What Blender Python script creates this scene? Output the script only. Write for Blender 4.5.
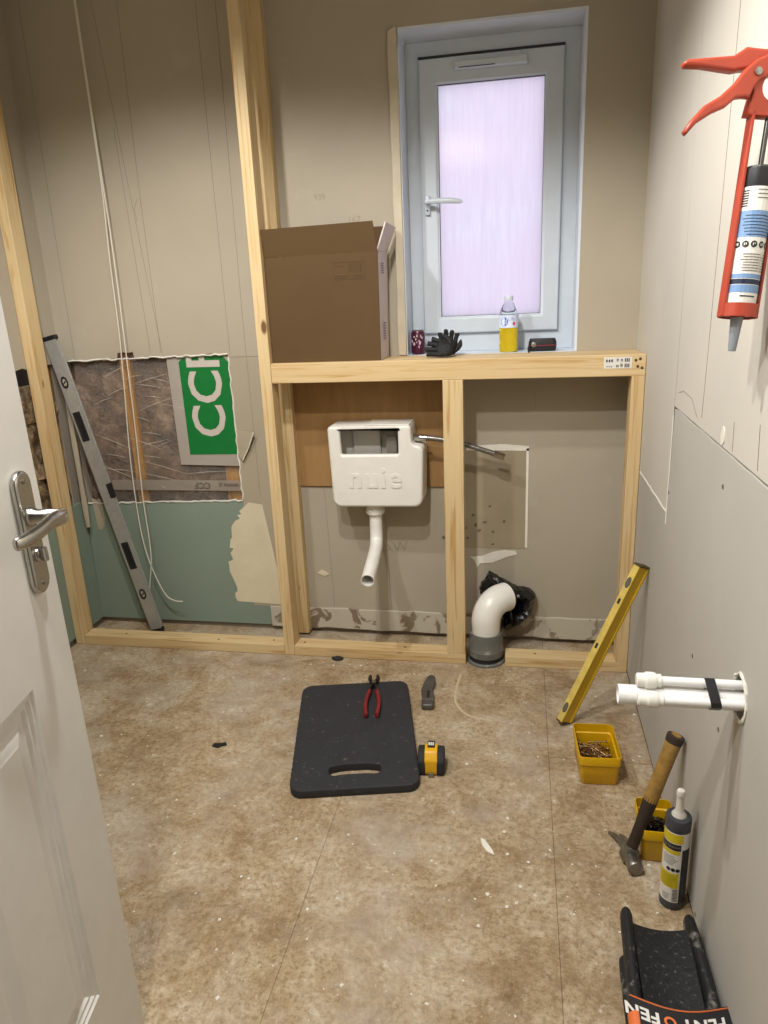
import bpy, bmesh, math, random
from mathutils import Vector, Matrix, Euler
random.seed(7)
for o in list(bpy.data.objects): bpy.data.objects.remove(o)
S = bpy.context.scene
COL = S.collection
PI = math.pi

# ------------------------------------------------------------------ camera
cam_d = bpy.data.cameras.new('camera'); cam = bpy.data.objects.new('camera', cam_d); COL.objects.link(cam)
cam_d.sensor_fit = 'VERTICAL'; cam_d.sensor_height = 24.0; cam_d.lens = 714.13 / 1024 * 24.0
cam_d.clip_start = 0.02
_r = Vector((0.98237111, 0.182274, -0.0415114)); _u = Vector((-0.01354947, 0.29089639, 0.95665861)); _w = Vector((-0.1864495, 0.93923132, -0.28823793))
cam.matrix_world = Matrix(((_r.x, _u.x, -_w.x, -0.3582), (_r.y, _u.y, -_w.y, -2.2228), (_r.z, _u.z, -_w.z, 1.2297), (0, 0, 0, 1)))
S.camera = cam

# ------------------------------------------------------------------ world, lamps, exposure
world = bpy.data.worlds.new('sky'); S.world = world; world.use_nodes = True
wb = world.node_tree.nodes['Background']; wb.inputs[0].default_value = (0.86, 0.81, 0.98, 1); wb.inputs[1].default_value = 0.90
S.view_settings.view_transform = 'Standard'; S.view_settings.look = 'None'; S.view_settings.gamma = 1.0
S.view_settings.exposure = 0.36; S.view_settings.use_curve_mapping = False
def downlight(x, y, z, power, size=146, blend=.32, rad=.035, col=(1.0, .985, .955)):
    l = bpy.data.lights.new('ceiling_downlight', 'SPOT'); l.energy = power; l.color = col
    l.spot_size = math.radians(size); l.spot_blend = blend; l.shadow_soft_size = rad
    o = bpy.data.objects.new('ceiling_downlight', l); COL.objects.link(o); o.location = (x, y, z); return o
downlight(-.75, -1.27, 2.27, 56)
downlight(-.82, -1.88, 2.27, 50)
downlight(-1.34, -.98, 2.27, 42)

# ------------------------------------------------------------------ helpers
def lin(h):
    h = h.lstrip('#'); c = [int(h[i:i+2], 16)/255 for i in (0, 2, 4)]
    return tuple(((v/12.92) if v <= .04045 else ((v+.055)/1.055)**2.4) for v in c) + (1,)
def nodes(m):
    m.use_nodes = True; nt = m.node_tree; return nt, nt.nodes, nt.links, nt.nodes['Principled BSDF']
def coords(nt, scale=(1, 1, 1), kind='Object', rand=False):
    tc = nt.nodes.new('ShaderNodeTexCoord'); mp = nt.nodes.new('ShaderNodeMapping'); mp.inputs['Scale'].default_value = scale
    nt.links.new(tc.outputs[kind], mp.inputs[0])
    if rand:
        oi = nt.nodes.new('ShaderNodeObjectInfo'); mu = nt.nodes.new('ShaderNodeVectorMath'); mu.operation = 'SCALE'
        cb = nt.nodes.new('ShaderNodeCombineXYZ')
        for i in range(3): nt.links.new(oi.outputs['Random'], cb.inputs[i])
        nt.links.new(cb.outputs[0], mu.inputs[0]); mu.inputs['Scale'].default_value = 37.0
        nt.links.new(mu.outputs[0], mp.inputs['Location'])
    return mp.outputs[0]
def noise(nt, vec, scale, detail=4, rough=.55, dist=0):
    n = nt.nodes.new('ShaderNodeTexNoise'); n.inputs['Scale'].default_value = scale; n.inputs['Detail'].default_value = detail
    n.inputs['Roughness'].default_value = rough; n.inputs['Distortion'].default_value = dist
    nt.links.new(vec, n.inputs['Vector']); return n.outputs['Fac']
def ramp(nt, fac, stops):
    r = nt.nodes.new('ShaderNodeValToRGB'); el = r.color_ramp.elements
    while len(el) < len(stops): el.new(.5)
    for e, (p, c) in zip(el, stops): e.position = p; e.color = c if len(c) == 4 else tuple(c)+(1,)
    nt.links.new(fac, r.inputs[0]); return r.outputs[0]
def mixc(nt, fac, a, b, mode='MIX'):
    m = nt.nodes.new('ShaderNodeMix'); m.data_type = 'RGBA'; m.blend_type = mode
    for v, i in ((fac, 0), (a, 6), (b, 7)):
        if hasattr(v, 'is_output'): nt.links.new(v, m.inputs[i])
        else: m.inputs[i].default_value = v
    return m.outputs[2]
def bump(nt, bs, fac, strength=.2, dist=.01):
    b = nt.nodes.new('ShaderNodeBump'); b.inputs['Strength'].default_value = strength; b.inputs['Distance'].default_value = dist
    nt.links.new(fac, b.inputs['Height']); nt.links.new(b.outputs[0], bs.inputs['Normal'])
MATS = {}
def mat(name, hexcol, rough=.6, metal=0, var=.0, vscale=20, bmp=0, bscale=60, spec=.5, trans=0, alpha=1, coat=0, dust=0, dustcol='#d8d0c0', dscale=30, dlo=.58, dhi=.72):
    if name in MATS: return MATS[name]
    m = bpy.data.materials.new(name); nt, nd, lk, bs = nodes(m); c = lin(hexcol)
    bs.inputs['Roughness'].default_value = rough; bs.inputs['Metallic'].default_value = metal
    bs.inputs['Specular IOR Level'].default_value = spec; bs.inputs['Transmission Weight'].default_value = trans
    bs.inputs['Alpha'].default_value = alpha; bs.inputs['Coat Weight'].default_value = coat
    vec = coords(nt); f = noise(nt, vec, vscale, 5)
    v = max(var, .03)
    col = ramp(nt, f, [(.3, tuple(x*(1-v) for x in c[:3])), (.7, tuple(min(1, x*(1+v)) for x in c[:3]))])
    if dust:
        d = ramp(nt, noise(nt, vec, dscale, 8, .7), [(dlo, (0, 0, 0)), (dhi, (dust, dust, dust))])
        col = mixc(nt, d, col, lin(dustcol))
    lk.new(col, bs.inputs['Base Color'])
    if bmp: bump(nt, bs, noise(nt, vec, bscale, 4), bmp)
    MATS[name] = m; return m
def pine(name, light, dark, knot='#6b4a26'):
    m = bpy.data.materials.new(name); nt, nd, lk, bs = nodes(m)
    v = coords(nt, (1, 1, .045), rand=True)
    f = noise(nt, v, 70, 3, .5, 1.2)
    g = noise(nt, coords(nt, (1, 1, .12), rand=True), 14, 2)
    col = ramp(nt, f, [(.30, lin(dark)), (.48, lin(light)), (.7, lin(light))])
    col = mixc(nt, ramp(nt, g, [(.4, (0, 0, 0)), (.75, (.45, .45, .45))]), col, lin(dark))
    vo = nd.new('ShaderNodeTexVoronoi'); vo.inputs['Scale'].default_value = 7; lk.new(coords(nt, (1, 1, .45), rand=True), vo.inputs['Vector'])
    k = ramp(nt, vo.outputs['Distance'], [(.05, (1, 1, 1)), (.085, (0, 0, 0))])
    col = mixc(nt, k, col, lin(knot)); lk.new(col, bs.inputs['Base Color']); bs.inputs['Roughness'].default_value = .62
    bump(nt, bs, f, .08); MATS[name] = m; return m
def finish(bm, name, smooth=False, angle=None):
    me = bpy.data.meshes.new(name); bmesh.ops.recalc_face_normals(bm, faces=bm.faces[:]); bm.to_mesh(me); bm.free()
    if smooth:
        for p in me.polygons: p.use_smooth = True
        try: me.set_sharp_from_angle(angle=math.radians(angle or 40))
        except Exception: pass
    return me
def obj(name, bm, m, parent=None, smooth=False, loc=None, rot=None, angle=None, mtx=None):
    me = finish(bm, name, smooth, angle) if isinstance(bm, bmesh.types.BMesh) else bm
    o = bpy.data.objects.new(name, me); COL.objects.link(o)
    if m is not None and not me.materials: me.materials.append(m)
    if parent: o.parent = parent
    if mtx is not None: o.matrix_local = mtx
    if loc is not None: o.location = loc
    if rot is not None: o.rotation_euler = rot
    return o
def tag(o, label=None, cat=None, group=None, kind=None):
    if label: o['label'] = label
    if cat: o['category'] = cat
    if group: o['group'] = group
    if kind: o['kind'] = kind
    return o
def thing(name, label, cat, loc=(0, 0, 0), rot=None, mtx=None, group=None, kind=None):
    o = bpy.data.objects.new(name, None); COL.objects.link(o); o.empty_display_size = .05
    if mtx is not None: o.matrix_world = mtx
    else:
        o.location = loc
        if rot: o.rotation_euler = rot
    return tag(o, label, cat, group, kind)
def B(): return bmesh.new()
def box(bm, x0, x1, y0, y1, z0, z1, bev=0, seg=2):
    r = bmesh.ops.create_cube(bm, size=1, matrix=Matrix.Translation(((x0+x1)/2, (y0+y1)/2, (z0+z1)/2)) @ Matrix.Diagonal((x1-x0, y1-y0, z1-z0, 1)))
    if bev:
        es = list({e for v in r['verts'] for e in v.link_edges})
        bmesh.ops.bevel(bm, geom=es, offset=bev, segments=seg, affect='EDGES', profile=.5)
    return bm
def xf(bm, M, since=0):
    bm.verts.ensure_lookup_table(); bmesh.ops.transform(bm, matrix=M, verts=bm.verts[since:]); return bm
def ringloft(bm, loops, cap0=True, cap1=True, closed=True):
    vs = [[bm.verts.new(p) for p in l] for l in loops]; n = len(vs[0])
    for a, b in zip(vs, vs[1:]):
        for i in range(n if closed else n-1):
            j = (i+1) % n; bm.faces.new((a[i], a[j], b[j], b[i]))
    if cap0: bm.faces.new(list(reversed(vs[0])))
    if cap1: bm.faces.new(vs[-1])
    return bm
def lathe(bm, prof, seg=24, M=None, cap0=True, cap1=True):
    loops = []
    for r, z in prof:
        l = [Vector((r*math.cos(2*PI*i/seg), r*math.sin(2*PI*i/seg), z)) for i in range(seg)]
        loops.append([M @ p for p in l] if M else l)
    return ringloft(bm, loops, cap0, cap1)
def frames(path):
    P = [Vector(p) for p in path]; T = []
    for i in range(len(P)):
        a = P[max(0, i-1)]; b = P[min(len(P)-1, i+1)]; T.append((b-a).normalized())
    n = T[0].orthogonal().normalized(); N = [n]
    for i in range(1, len(P)):
        q = T[i-1].rotation_difference(T[i]); n = q @ n; N.append((n - T[i]*n.dot(T[i])).normalized())
    return P, T, N
def tube(bm, path, r, seg=10, cap=True, sq=1.0, ref=None):
    P, T, N = frames(path); R = r if isinstance(r, (list, tuple)) else [r]*len(P)
    if ref is not None: N = [(Vector(ref)-t*Vector(ref).dot(t)).normalized() for t in T]
    loops = []
    for p, t, n, rr in zip(P, T, N, R):
        b = t.cross(n); loops.append([p + n*rr*math.cos(2*PI*i/seg) + b*rr*sq*math.sin(2*PI*i/seg) for i in range(seg)])
    return ringloft(bm, loops, cap, cap)
def spline(pts, n=8):
    P = [Vector(p) for p in pts]; P = [2*P[0]-P[1]] + P + [2*P[-1]-P[-2]]; out = []
    for i in range(1, len(P)-2):
        a, b, c, d = P[i-1:i+3]
        for k in range(n):
            t = k/n; out.append(.5*((2*b)+(c-a)*t+(2*a-5*b+4*c-d)*t*t+(3*b-a-3*c+d)*t**3))
    out.append(P[-2]); return out
def rr(w, d, r, z, n=4, cx=0, cy=0):
    out = []
    for sx, sy, a0 in ((1, 1, 0), (-1, 1, 90), (-1, -1, 180), (1, -1, 270)):
        for k in range(n+1):
            a = math.radians(a0+90*k/n); out.append(Vector((cx+sx*(w/2-r)+r*math.cos(a), cy+sy*(d/2-r)+r*math.sin(a), z)))
    return out
def poly(outs, depth, bev=0, M=None, res=2):
    c = bpy.data.curves.new('c', 'CURVE'); c.dimensions = '2D'; c.fill_mode = 'BOTH'
    c.extrude = max(depth/2-bev, 0); c.bevel_depth = bev; c.bevel_resolution = res
    if bev: c.offset = -bev
    for pts in outs:
        s = c.splines.new('POLY'); s.points.add(len(pts)-1)
        for p, q in zip(s.points, pts): p.co = (q[0], q[1], 0, 1)
        s.use_cyclic_u = True
    ob = bpy.data.objects.new('c', c); me = bpy.data.meshes.new_from_object(ob)
    bpy.data.objects.remove(ob); bpy.data.curves.remove(c)
    if M is not None: me.transform(M)
    return me
def text(s, size, depth=.0006, M=None, align='CENTER', shear=0, space=1.0, bold=0):
    c = bpy.data.curves.new('t', 'FONT'); c.body = s; c.size = size; c.extrude = depth/2; c.align_x = align; c.align_y = 'CENTER'
    c.resolution_u = 3; c.space_character = space; c.offset = bold
    ob = bpy.data.objects.new('t', c); me = bpy.data.meshes.new_from_object(ob)
    bpy.data.objects.remove(ob); bpy.data.curves.remove(c)
    if M is not None: me.transform(M)
    return me
def join(*mes):
    bm = B()
    for me in mes:
        if isinstance(me, bmesh.types.BMesh):
            t = bpy.data.meshes.new('t'); me.to_mesh(t); me.free(); me = t
        bm.from_mesh(me); bpy.data.meshes.remove(me)
    return bm
T_ = Matrix.Translation
def Rt(a, ax): return Matrix.Rotation(math.radians(a), 4, ax)
FRONT = Rt(90, 'X')                 # drawing (x, y) -> wall plane (x, z), front faces -y
RIGHTW = Matrix(((0, 0, -1, 0), (1, 0, 0, 0), (0, 1, 0, 0), (0, 0, 0, 1)))   # drawing (x, y) -> (y, z), front faces -x
LEFTW = Matrix(((0, 0, 1, 0), (1, 0, 0, 0), (0, 1, 0, 0), (0, 0, 0, 1)))     # front faces +x
def rect(x0, x1, y0, y1): return [(x0, y0), (x1, y0), (x1, y1), (x0, y1)]
def jag(a, b, n, amp, rng):
    out = []
    for i in range(n+1):
        t = i/n; k = 0 if i in (0, n) else 1
        out.append((a[0]+(b[0]-a[0])*t+k*rng.uniform(-amp, amp), a[1]+(b[1]-a[1])*t+k*rng.uniform(-amp, amp)))
    return out
def blob(cx, cy, rx, ry, n, amp, rng):
    return [(cx+rx*math.cos(2*PI*i/n)*(1+rng.uniform(-amp, amp)), cy+ry*math.sin(2*PI*i/n)*(1+rng.uniform(-amp, amp))) for i in range(n)]
def frame_mtx(o, z, x):
    z = Vector(z).normalized(); x = Vector(x); x = (x - z*x.dot(z)).normalized(); y = z.cross(x)
    return Matrix(((x.x, y.x, z.x, o[0]), (x.y, y.y, z.y, o[1]), (x.z, y.z, z.z, o[2]), (0, 0, 0, 1)))

# ------------------------------------------------------------------ materials
def plaster(name, base, spots=.35, spotcol='#c9c3b4', scale=1.0):
    m = bpy.data.materials.new(name); nt, nd, lk, bs = nodes(m); c = lin(base); v = coords(nt, kind='Object')
    col = ramp(nt, noise(nt, v, 2.2*scale, 3), [(.3, tuple(x*.94 for x in c[:3])), (.7, tuple(x*1.05 for x in c[:3]))])
    d = ramp(nt, noise(nt, v, 7*scale, 6, .65), [(.62, (0, 0, 0)), (.74, (spots,)*3)])
    col = mixc(nt, d, col, lin(spotcol)); lk.new(col, bs.inputs['Base Color']); bs.inputs['Roughness'].default_value = .75
    bs.inputs['Specular IOR Level'].default_value = .3
    bump(nt, bs, noise(nt, v, 220, 3), .04); MATS[name] = m; return m
M_BOARD = plaster('grey_plasterboard', '#a99f8d', .15)
M_BOARD2 = plaster('grey_plasterboard_dull', '#a59a85', .1)
M_RIGHT = plaster('right_board_grey', '#b4b0a8', .2, '#c8c5bd')
M_CREAM = plaster('right_board_cream', '#c6c1b6', .1, '#d2cdc3')
M_GREEN = plaster('green_moisture_board', '#808e80', .3, '#9aa79a')
M_SKIM = mat('dry_skim_plaster', '#d2c7ab', .8, var=.06, vscale=12)
M_FILL = mat('white_filler', '#dcd8cc', .8, var=.05, bmp=.2)
M_CREAMPATCH = mat('old_board_patch', '#ab9f88', .8, var=.06, vscale=8)
M_PENCIL = mat('pencil_line', '#7d7566', .8)
M_PINE = pine('pine', '#d0b78a', '#b8935c')
M_OLDPINE = pine('old_pine', '#bd862f', '#976420')
M_STRUCT = mat('wall_core', '#8a8072', .9)
M_CEIL = mat('ceiling_board', '#a39b8d', .8)
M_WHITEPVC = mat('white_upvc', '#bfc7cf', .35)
M_REVEAL = mat('white_reveal', '#d0d8e2', .5)
M_DOOR = mat('white_door_paint', '#d6d3cd', .42, var=.02)
M_CHROME = mat('satin_chrome', '#b9b6b0', .22, 1)
M_STEEL = mat('steel', '#9a9892', .35, 1)
M_BLACK = mat('black_plastic', '#17171a', .5)
M_BLACKR = mat('black_rubber', '#202124', .75, var=.15, bmp=.2)
M_PLY = None
def plywood():
    m = bpy.data.materials.new('brown_plywood'); nt, nd, lk, bs = nodes(m)
    f = noise(nt, coords(nt, (1, 1, .12)), 26, 4, .6, .6); g = noise(nt, coords(nt, (1, 1, 1)), 5, 3)
    col = ramp(nt, f, [(.3, lin('#8b683c')), (.7, lin('#a5804f'))]); col = mixc(nt, ramp(nt, g, [(.4, (0, 0, 0)), (.7, (.5, .5, .5))]), col, lin('#947247'))
    lk.new(col, bs.inputs['Base Color']); bs.inputs['Roughness'].default_value = .7; return m
M_PLY = plywood()
def floor_mat():
    m = bpy.data.materials.new('dusty_chipboard'); nt, nd, lk, bs = nodes(m); v = coords(nt)
    col = ramp(nt, noise(nt, v, 6.5, 12, .82, .4), [(.36, lin('#7f6a4d')), (.46, lin('#9c8668')), (.54, lin('#ae9b7e')), (.66, lin('#c3b6a0'))])
    col = mixc(nt, ramp(nt, noise(nt, v, 75, 8, .8), [(.36, (.85,)*3), (.54, (0, 0, 0))]), col, lin('#75603f'))
    col = mixc(nt, ramp(nt, noise(nt, v, 1.9, 10, .76), [(.46, (0, 0, 0)), (.62, (.6,)*3)]), col, lin('#b3aa9c'))
    col = mixc(nt, ramp(nt, noise(nt, v, 26, 10, .78), [(.58, (0, 0, 0)), (.68, (.85,)*3)]), col, lin('#cfc6b6'))
    col = mixc(nt, ramp(nt, noise(nt, v, 7, 10, .78, .8), [(.33, (.6,)*3), (.43, (0, 0, 0))]), col, lin('#6b5231'))
    lk.new(col, bs.inputs['Base Color']); bs.inputs['Roughness'].default_value = .72; bs.inputs['Specular IOR Level'].default_value = .3
    bump(nt, bs, noise(nt, v, 120, 5, .7), .12); return m
M_FLOOR = floor_mat()

# ------------------------------------------------------------------ the room shell
D = .195           # face of the back wall
XL = -2.03         # face of the left wall
ZC = 2.30
rng = random.Random(3)
def struct(o): o['kind'] = 'structure'; return o
fl = struct(obj('floor', box(B(), -2.2, .2, -3.7, .45, -.12, -.006), mat('dark_floor_gap', '#7c6a4e', .9)))
cols = [(XL, -1.4505, (-3.6, -2.3, -.93, .215)), (-1.45, -.8005, (-3.6, -1.9, -.055, .215)), (-.80, -.2705, (-3.6, -1.62, -.462, -.135, .215)), (-.27, .0, (-3.6, -1.75, -.49, .215))]
for x0, x1, ys in cols:
    for y0, y1 in zip(ys, ys[1:]):
        obj('floor_board', box(B(), x0, x1, y0+.0008, y1-.0008, -.018, rng.uniform(-.0008, 0), .0007, 1), M_FLOOR, fl)
struct(obj('ceiling', box(B(), -2.2, .2, -3.7, .45, ZC, ZC+.1), M_CEIL))
# back wall: core with the window opening and the cut-out cavity
WX0, WX1, WZ0, WZ1 = -.735, -.191, 1.038, 1.987
core = join(poly([rect(-2.14, .12, -.02, ZC), rect(WX0-.02, WX1+.02, WZ0-.03, WZ1+.03), rect(-2.02, -1.34, .49, 1.09)], .19, 0, T_((0, .3035, 0)) @ FRONT),
            box(B(), -2.1, -1.3, .36, .40, .4, 1.2))
wb_ = struct(obj('wall_back', core, M_STRUCT))
TB = .0125
def wallpart(name, outs, y0, y1, m, bev=0, label=None):
    o = obj(name, poly(outs, y1-y0, bev, T_((0, (y0+y1)/2, 0)) @ FRONT), m, wb_)
    if label: o['label'] = label
    return o
g = .0008
upper = [(XL, ZC), (XL, 1.045)] + jag((XL+.005, 1.048), (-1.80, 1.052), 12, .006, rng) + jag((-1.795, 1.075), (-1.735, 1.078), 4, .008, rng) + jag((-1.73, 1.05), (-1.372, 1.062), 18, .005, rng) + [(-1.372, 1.05), (-1.168, 1.05), (-1.168, ZC)]
wallpart('plasterboard_panel', [upper], D, D+TB, M_BOARD)
wallpart('plasterboard_panel', [[(-1.168, .10), (-1.168, 1.049)] + [(-1.372, 1.049)] + jag((-1.372, 1.04), (-1.371, .53), 22, .003, rng) + [(-1.371, .10)]], D, D+TB, M_BOARD2)
wallpart('moisture_board_panel', [[(XL, .022), (-1.168, .022), (-1.168, .099), (-1.372, .099)] + jag((-1.372, .525), (XL+.002, .505), 26, .004, rng)], D, D+TB, M_GREEN, label='green moisture resistant board below the cut-out')
wallpart('plasterboard_panel', [rect(-1.1665, 0, .022, ZC), rect(WX0, WX1, WZ0, WZ1)], D, D+TB, M_BOARD)
# torn paper rim of the cut-out and a hanging flap
tr = B()
for (a, b, n) in (((-1.995, 1.05), (-1.372, 1.061), 40), ((-1.372, .526), (-2.01, .507), 40), ((-1.372, 1.05), (-1.371, .53), 26)):
    pts = jag(a, b, n, .003, rng); tube(tr, [(p[0], D-.001+rng.uniform(-.002, .002), p[1]) for p in pts], [.0022+rng.uniform(0, .0018) for _ in pts], 5)
obj('torn_edge', tr, M_FILL, wb_)
fb = B(); ringloft(fb, [[Vector(p) for p in ((-1.372, D-.002, .79), (-1.372, D+.004, .79), (-1.295, D-.02, .785), (-1.295, D-.024, .785))], [Vector(p) for p in ((-1.368, D-.002, .69), (-1.368, D+.004, .69), (-1.352, D-.008, .68), (-1.352, D-.012, .68))]])
obj('torn_flap', fb, M_CREAMPATCH, wb_)
fb = B(); tube(fb, [(-1.296, D-.024, .785), (-1.322, D-.016, .73), (-1.352, D-.011, .68)], .0022, 5); obj('torn_edge', fb, M_FILL, wb_)
# insulation, old studs and film in the cut-out
def quilt(name, x0, x1, z0, z1, y, m, parent, nx=34, nz=30, amp=.012, seed=1, axis='y'):
    bm = B(); r = random.Random(seed); ph = [(r.uniform(10, 60), r.uniform(0, 7), r.uniform(10, 60), r.uniform(0, 7)) for _ in range(6)]
    gr = []
    for i in range(nx+1):
        row = []
        for j in range(nz+1):
            x = x0+(x1-x0)*i/nx; z = z0+(z1-z0)*j/nz
            h = sum(math.sin(a*x+b+math.sin(c*.4*z))*math.sin(c*z+d) for a, b, c, d in ph)/3*amp + r.uniform(-1, 1)*amp*.18
            row.append(bm.verts.new((x, y+h, z) if axis == 'y' else (y+h, x, z)))
        gr.append(row)
    for i in range(nx):
        for j in range(nz): bm.faces.new((gr[i][j], gr[i+1][j], gr[i+1][j+1], gr[i][j+1]))
    return obj(name, bm, m, parent, smooth=True, angle=180)
def wool():
    m = bpy.data.materials.new('brown_mineral_wool'); nt, nd, lk, bs = nodes(m); v = coords(nt)
    col = ramp(nt, noise(nt, v, 14, 7, .7, .6), [(.34, lin('#3d2b1f')), (.5, lin('#6f543e')), (.66, lin('#9d8267'))])
    lk.new(col, bs.inputs['Base Color']); bs.inputs['Roughness'].default_value = .38; bump(nt, bs, noise(nt, v, 45, 6, .7), .5, .02); return m
M_WOOL = wool()
quilt('insulation', -2.03, -1.30, .46, 1.12, D+.046, M_WOOL, wb_, 70, 60, .007, 2)
def stick(name, parent, p0, L, axis, wx, wy, m, bev=.002):
    """square timber with its long side along local z"""
    o = obj(name, box(B(), -wx/2, wx/2, -wy/2, wy/2, 0, L, bev, 2), m, parent); o.location = p0
    if axis == 'x': o.rotation_euler = (0, PI/2, 0)
    return o
stick('old_stud', wb_, (-1.792, D+.05, .47), .62, 'z', .040, .038, M_OLDPINE)
stick('old_stud', wb_, (-1.405, D+.05, .47), .62, 'z', .074, .038, M_OLDPINE)
def film(name, hexc, alpha):
    m = bpy.data.materials.new(name); nt, nd, lk, bs = nodes(m); bs.inputs['Base Color'].default_value = lin(hexc)
    bs.inputs['Roughness'].default_value = .18; bs.inputs['Alpha'].default_value = alpha
    v = coords(nt, (1, 1, 1)); bump(nt, bs, noise(nt, v, 30, 5, .6, 1.5), .6, .02); return m
M_FILM = film('clear_wrap', '#cfc8c0', .16); M_FILMW = film('milky_wrap', '#d8d2c8', .62)
quilt('plastic_wrap', -1.99, -1.36, .50, 1.075, D+.016, M_FILM, wb_, 40, 40, .004, 5)
cr = B()
for k in range(26):
    x = rng.uniform(-1.95, -1.55); z = rng.uniform(.58, 1.0); L = rng.uniform(.05, .2); a = rng.choice((-.35, -.28, .15, .3, -.2)) + rng.uniform(-.1, .1)
    tube(cr, [(x, D+.010, z), (x+L*.5*math.cos(a), D+.008, z+L*.5*math.sin(a)+.003), (min(-1.4, x+L*math.cos(a)), D+.010, z+L*math.sin(a))], [.0003, .0009, .0003], 4)
obj('wrap_crease', cr, mat('bright_film_fold', '#e6e0d6', .25, alpha=.7), wb_)
gm = mat('green_print', '#0c6f31', .35, var=.08); wm = mat('white_print', '#c0b6ac', .4)
obj('wrap_print', poly([[(-1.612, 1.06), (-1.606, .66), (-1.372, .655), (-1.372, 1.06)]], .0006, 0, T_((0, D+.0085, 0)) @ FRONT), mat('grey_white_print', '#a39a90', .35), wb_)
obj('wrap_print', poly([[(-1.566, 1.036), (-1.55, 1.05), (-1.40, 1.058), (-1.376, 1.03), (-1.374, .70), (-1.564, .698)]], .0006, 0, T_((0, D+.0075, 0)) @ FRONT), gm, wb_)
obj('wrap_lettering', text('CCF', .176, .0006, T_((-1.466, D+.0065, .925)) @ FRONT @ Rt(90, 'Z') @ Matrix.Scale(1.0, 4, (0, 1, 0)), bold=.003, space=.98), wm, wb_)
obj('wrap_band', poly([rect(-1.90, -1.373, .560, .600)], .0006, 0, T_((0, D+.0085, 0)) @ FRONT), mat('milky_band', '#a79c90', .4, alpha=.55), wb_)
obj('wrap_lettering', join(text('CCF', .034, .0004, T_((-1.53, D+.0075, .580)) @ FRONT @ Rt(180, 'Z'), bold=.001), text('www.c', .028, .0004, T_((-1.425, D+.0075, .581)) @ FRONT @ Rt(180, 'Z'), bold=.0005)), mat('grey_lettering', '#5d5750', .5), wb_)
# plaster skim patches, joints, board patch, filler
wallpart('skim_patch', [[(-1.298, .51), (-1.35, .518)] + jag((-1.372, .50), (-1.43, .40), 8, .012, rng) + jag((-1.43, .38), (-1.455, .24), 8, .014, rng) + jag((-1.44, .20), (-1.435, .115), 5, .008, rng) + [(-1.24, .108)]], D-.0012, D+.001, M_SKIM)
wallpart('skim_patch', [jag((-1.995, .53), (-1.955, .52), 4, .006, rng) + jag((-1.95, .43), (-1.985, .40), 6, .01, rng)], D-.0015, D+.001, M_CREAMPATCH)
wallpart('board_patch', [rect(-.60, -.335, .36, .715)], D-.0015, D+.001, mat('brown_board_patch', '#968a72', .8, var=.06, vscale=8))
for outs in ([[(-.54, .728), (-.42, .735), (-.33, .728), (-.33, .712), (-.54, .714)]], [rect(-.338, -.330, .365, .72)]):
    wallpart('filler_patch', outs, D-.0025, D+.001, M_FILL)
wallpart('filler_patch', [[(-.53, .325), (-.515, .312), (-.505, .285), (-.495, .30), (-.45, .305), (-.40, .328), (-.365, .338), (-.37, .350), (-.41, .353), (-.45, .345), (-.49, .328)]], D-.0025, D+.001, M_FILL)
wallpart('filler_patch', [[(-1.105, .245), (-1.075, .232), (-1.055, .242), (-1.085, .258)]], D-.0025, D+.001, M_SKIM)
wallpart('mould_stain', [blob(-.50+.012*k*math.cos(k*2.4), .44+.012*k*math.sin(k*2.4)*.6, .0065, .0055, 7, .5, rng) for k in range(1, 13)], D-.0022, D+.001, mat('mould', '#6b6150', .9))
obj('plywood_panel', box(B(), -1.150, -.60, D-.009, D, .585, .972, .001, 1), M_PLY, wb_)
def lineset(parent, segs, w=.0011, M=FRONT, off=D-.0004):
    for seg in segs:
        bm = B(); tube(bm, [(p[0], off, p[1]) for p in seg], w*.5, 4); obj('pencil_line', bm, M_PENCIL, parent)
lineset(wb_, [[(-1.963, 2.25), (-1.969, 1.055)], [(-1.718, 2.27), (-1.62, 1.07)], [(-1.621, 2.27), (-1.628, 1.6), (-1.625, 1.07)], [(-1.69, 1.8), (-1.665, 1.07)], [(-1.361, 2.27), (-1.364, 1.06)], [(-1.295, 2.27), (-1.305, 1.2), (-1.302, .55)], [(-1.055, .58), (-1.045, .11)], [(-.836, .5), (-.825, .11)], [(-.31, .905), (-.311, .855)], [(-1.64, 1.58), (-1.655, 1.55), (-1.65, 1.51)]])
obj('pencil_writing', join(text('939', .026, .0004, T_((-1.005, D-.0004, 1.545)) @ FRONT), text('167', .03, .0004, T_((-.895, D-.0004, 1.470)) @ FRONT), text('AW', .055, .0004, T_((-.80, D-.0004, .352)) @ FRONT @ Rt(8, 'Z'))), mat('faint_pencil', '#958c7a', .8), wb_)
# skirting strip along the bottom of the back wall
def skirtmat():
    m = bpy.data.materials.new('peeling_skirting'); nt, nd, lk, bs = nodes(m); v = coords(nt)
    c = mixc(nt, ramp(nt, noise(nt, v, 11, 5, .6, .5), [(.54, (0, 0, 0)), (.57, (.9,)*3)]), lin('#b9b09e'), lin('#75644c'))
    c = mixc(nt, ramp(nt, noise(nt, v, 5, 4), [(.5, (0, 0, 0)), (.8, (.8,)*3)]), c, lin('#ccc4b2')); lk.new(c, bs.inputs['Base Color']); bs.inputs['Roughness'].default_value = .8; return m
struct(obj('baseboard_back', poly([jag((-1.30, .02), (-.003, .02), 30, .004, rng) + jag((-.003, .103), (-1.30, .103), 30, .003, rng)], .009, .002, T_((0, D-.0045, 0)) @ FRONT), skirtmat()))
struct(obj('trim_1', poly([jag((-.762, 1.04), (-.764, 1.985), 10, .002, rng) + jag((-.7355, 1.995), (-.7355, 1.04), 10, .001, rng)], .012, .002, T_((0, D-.006, 0)) @ FRONT), mat('raw_board_edge', '#bdb29c', .8, var=.08)))
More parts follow.
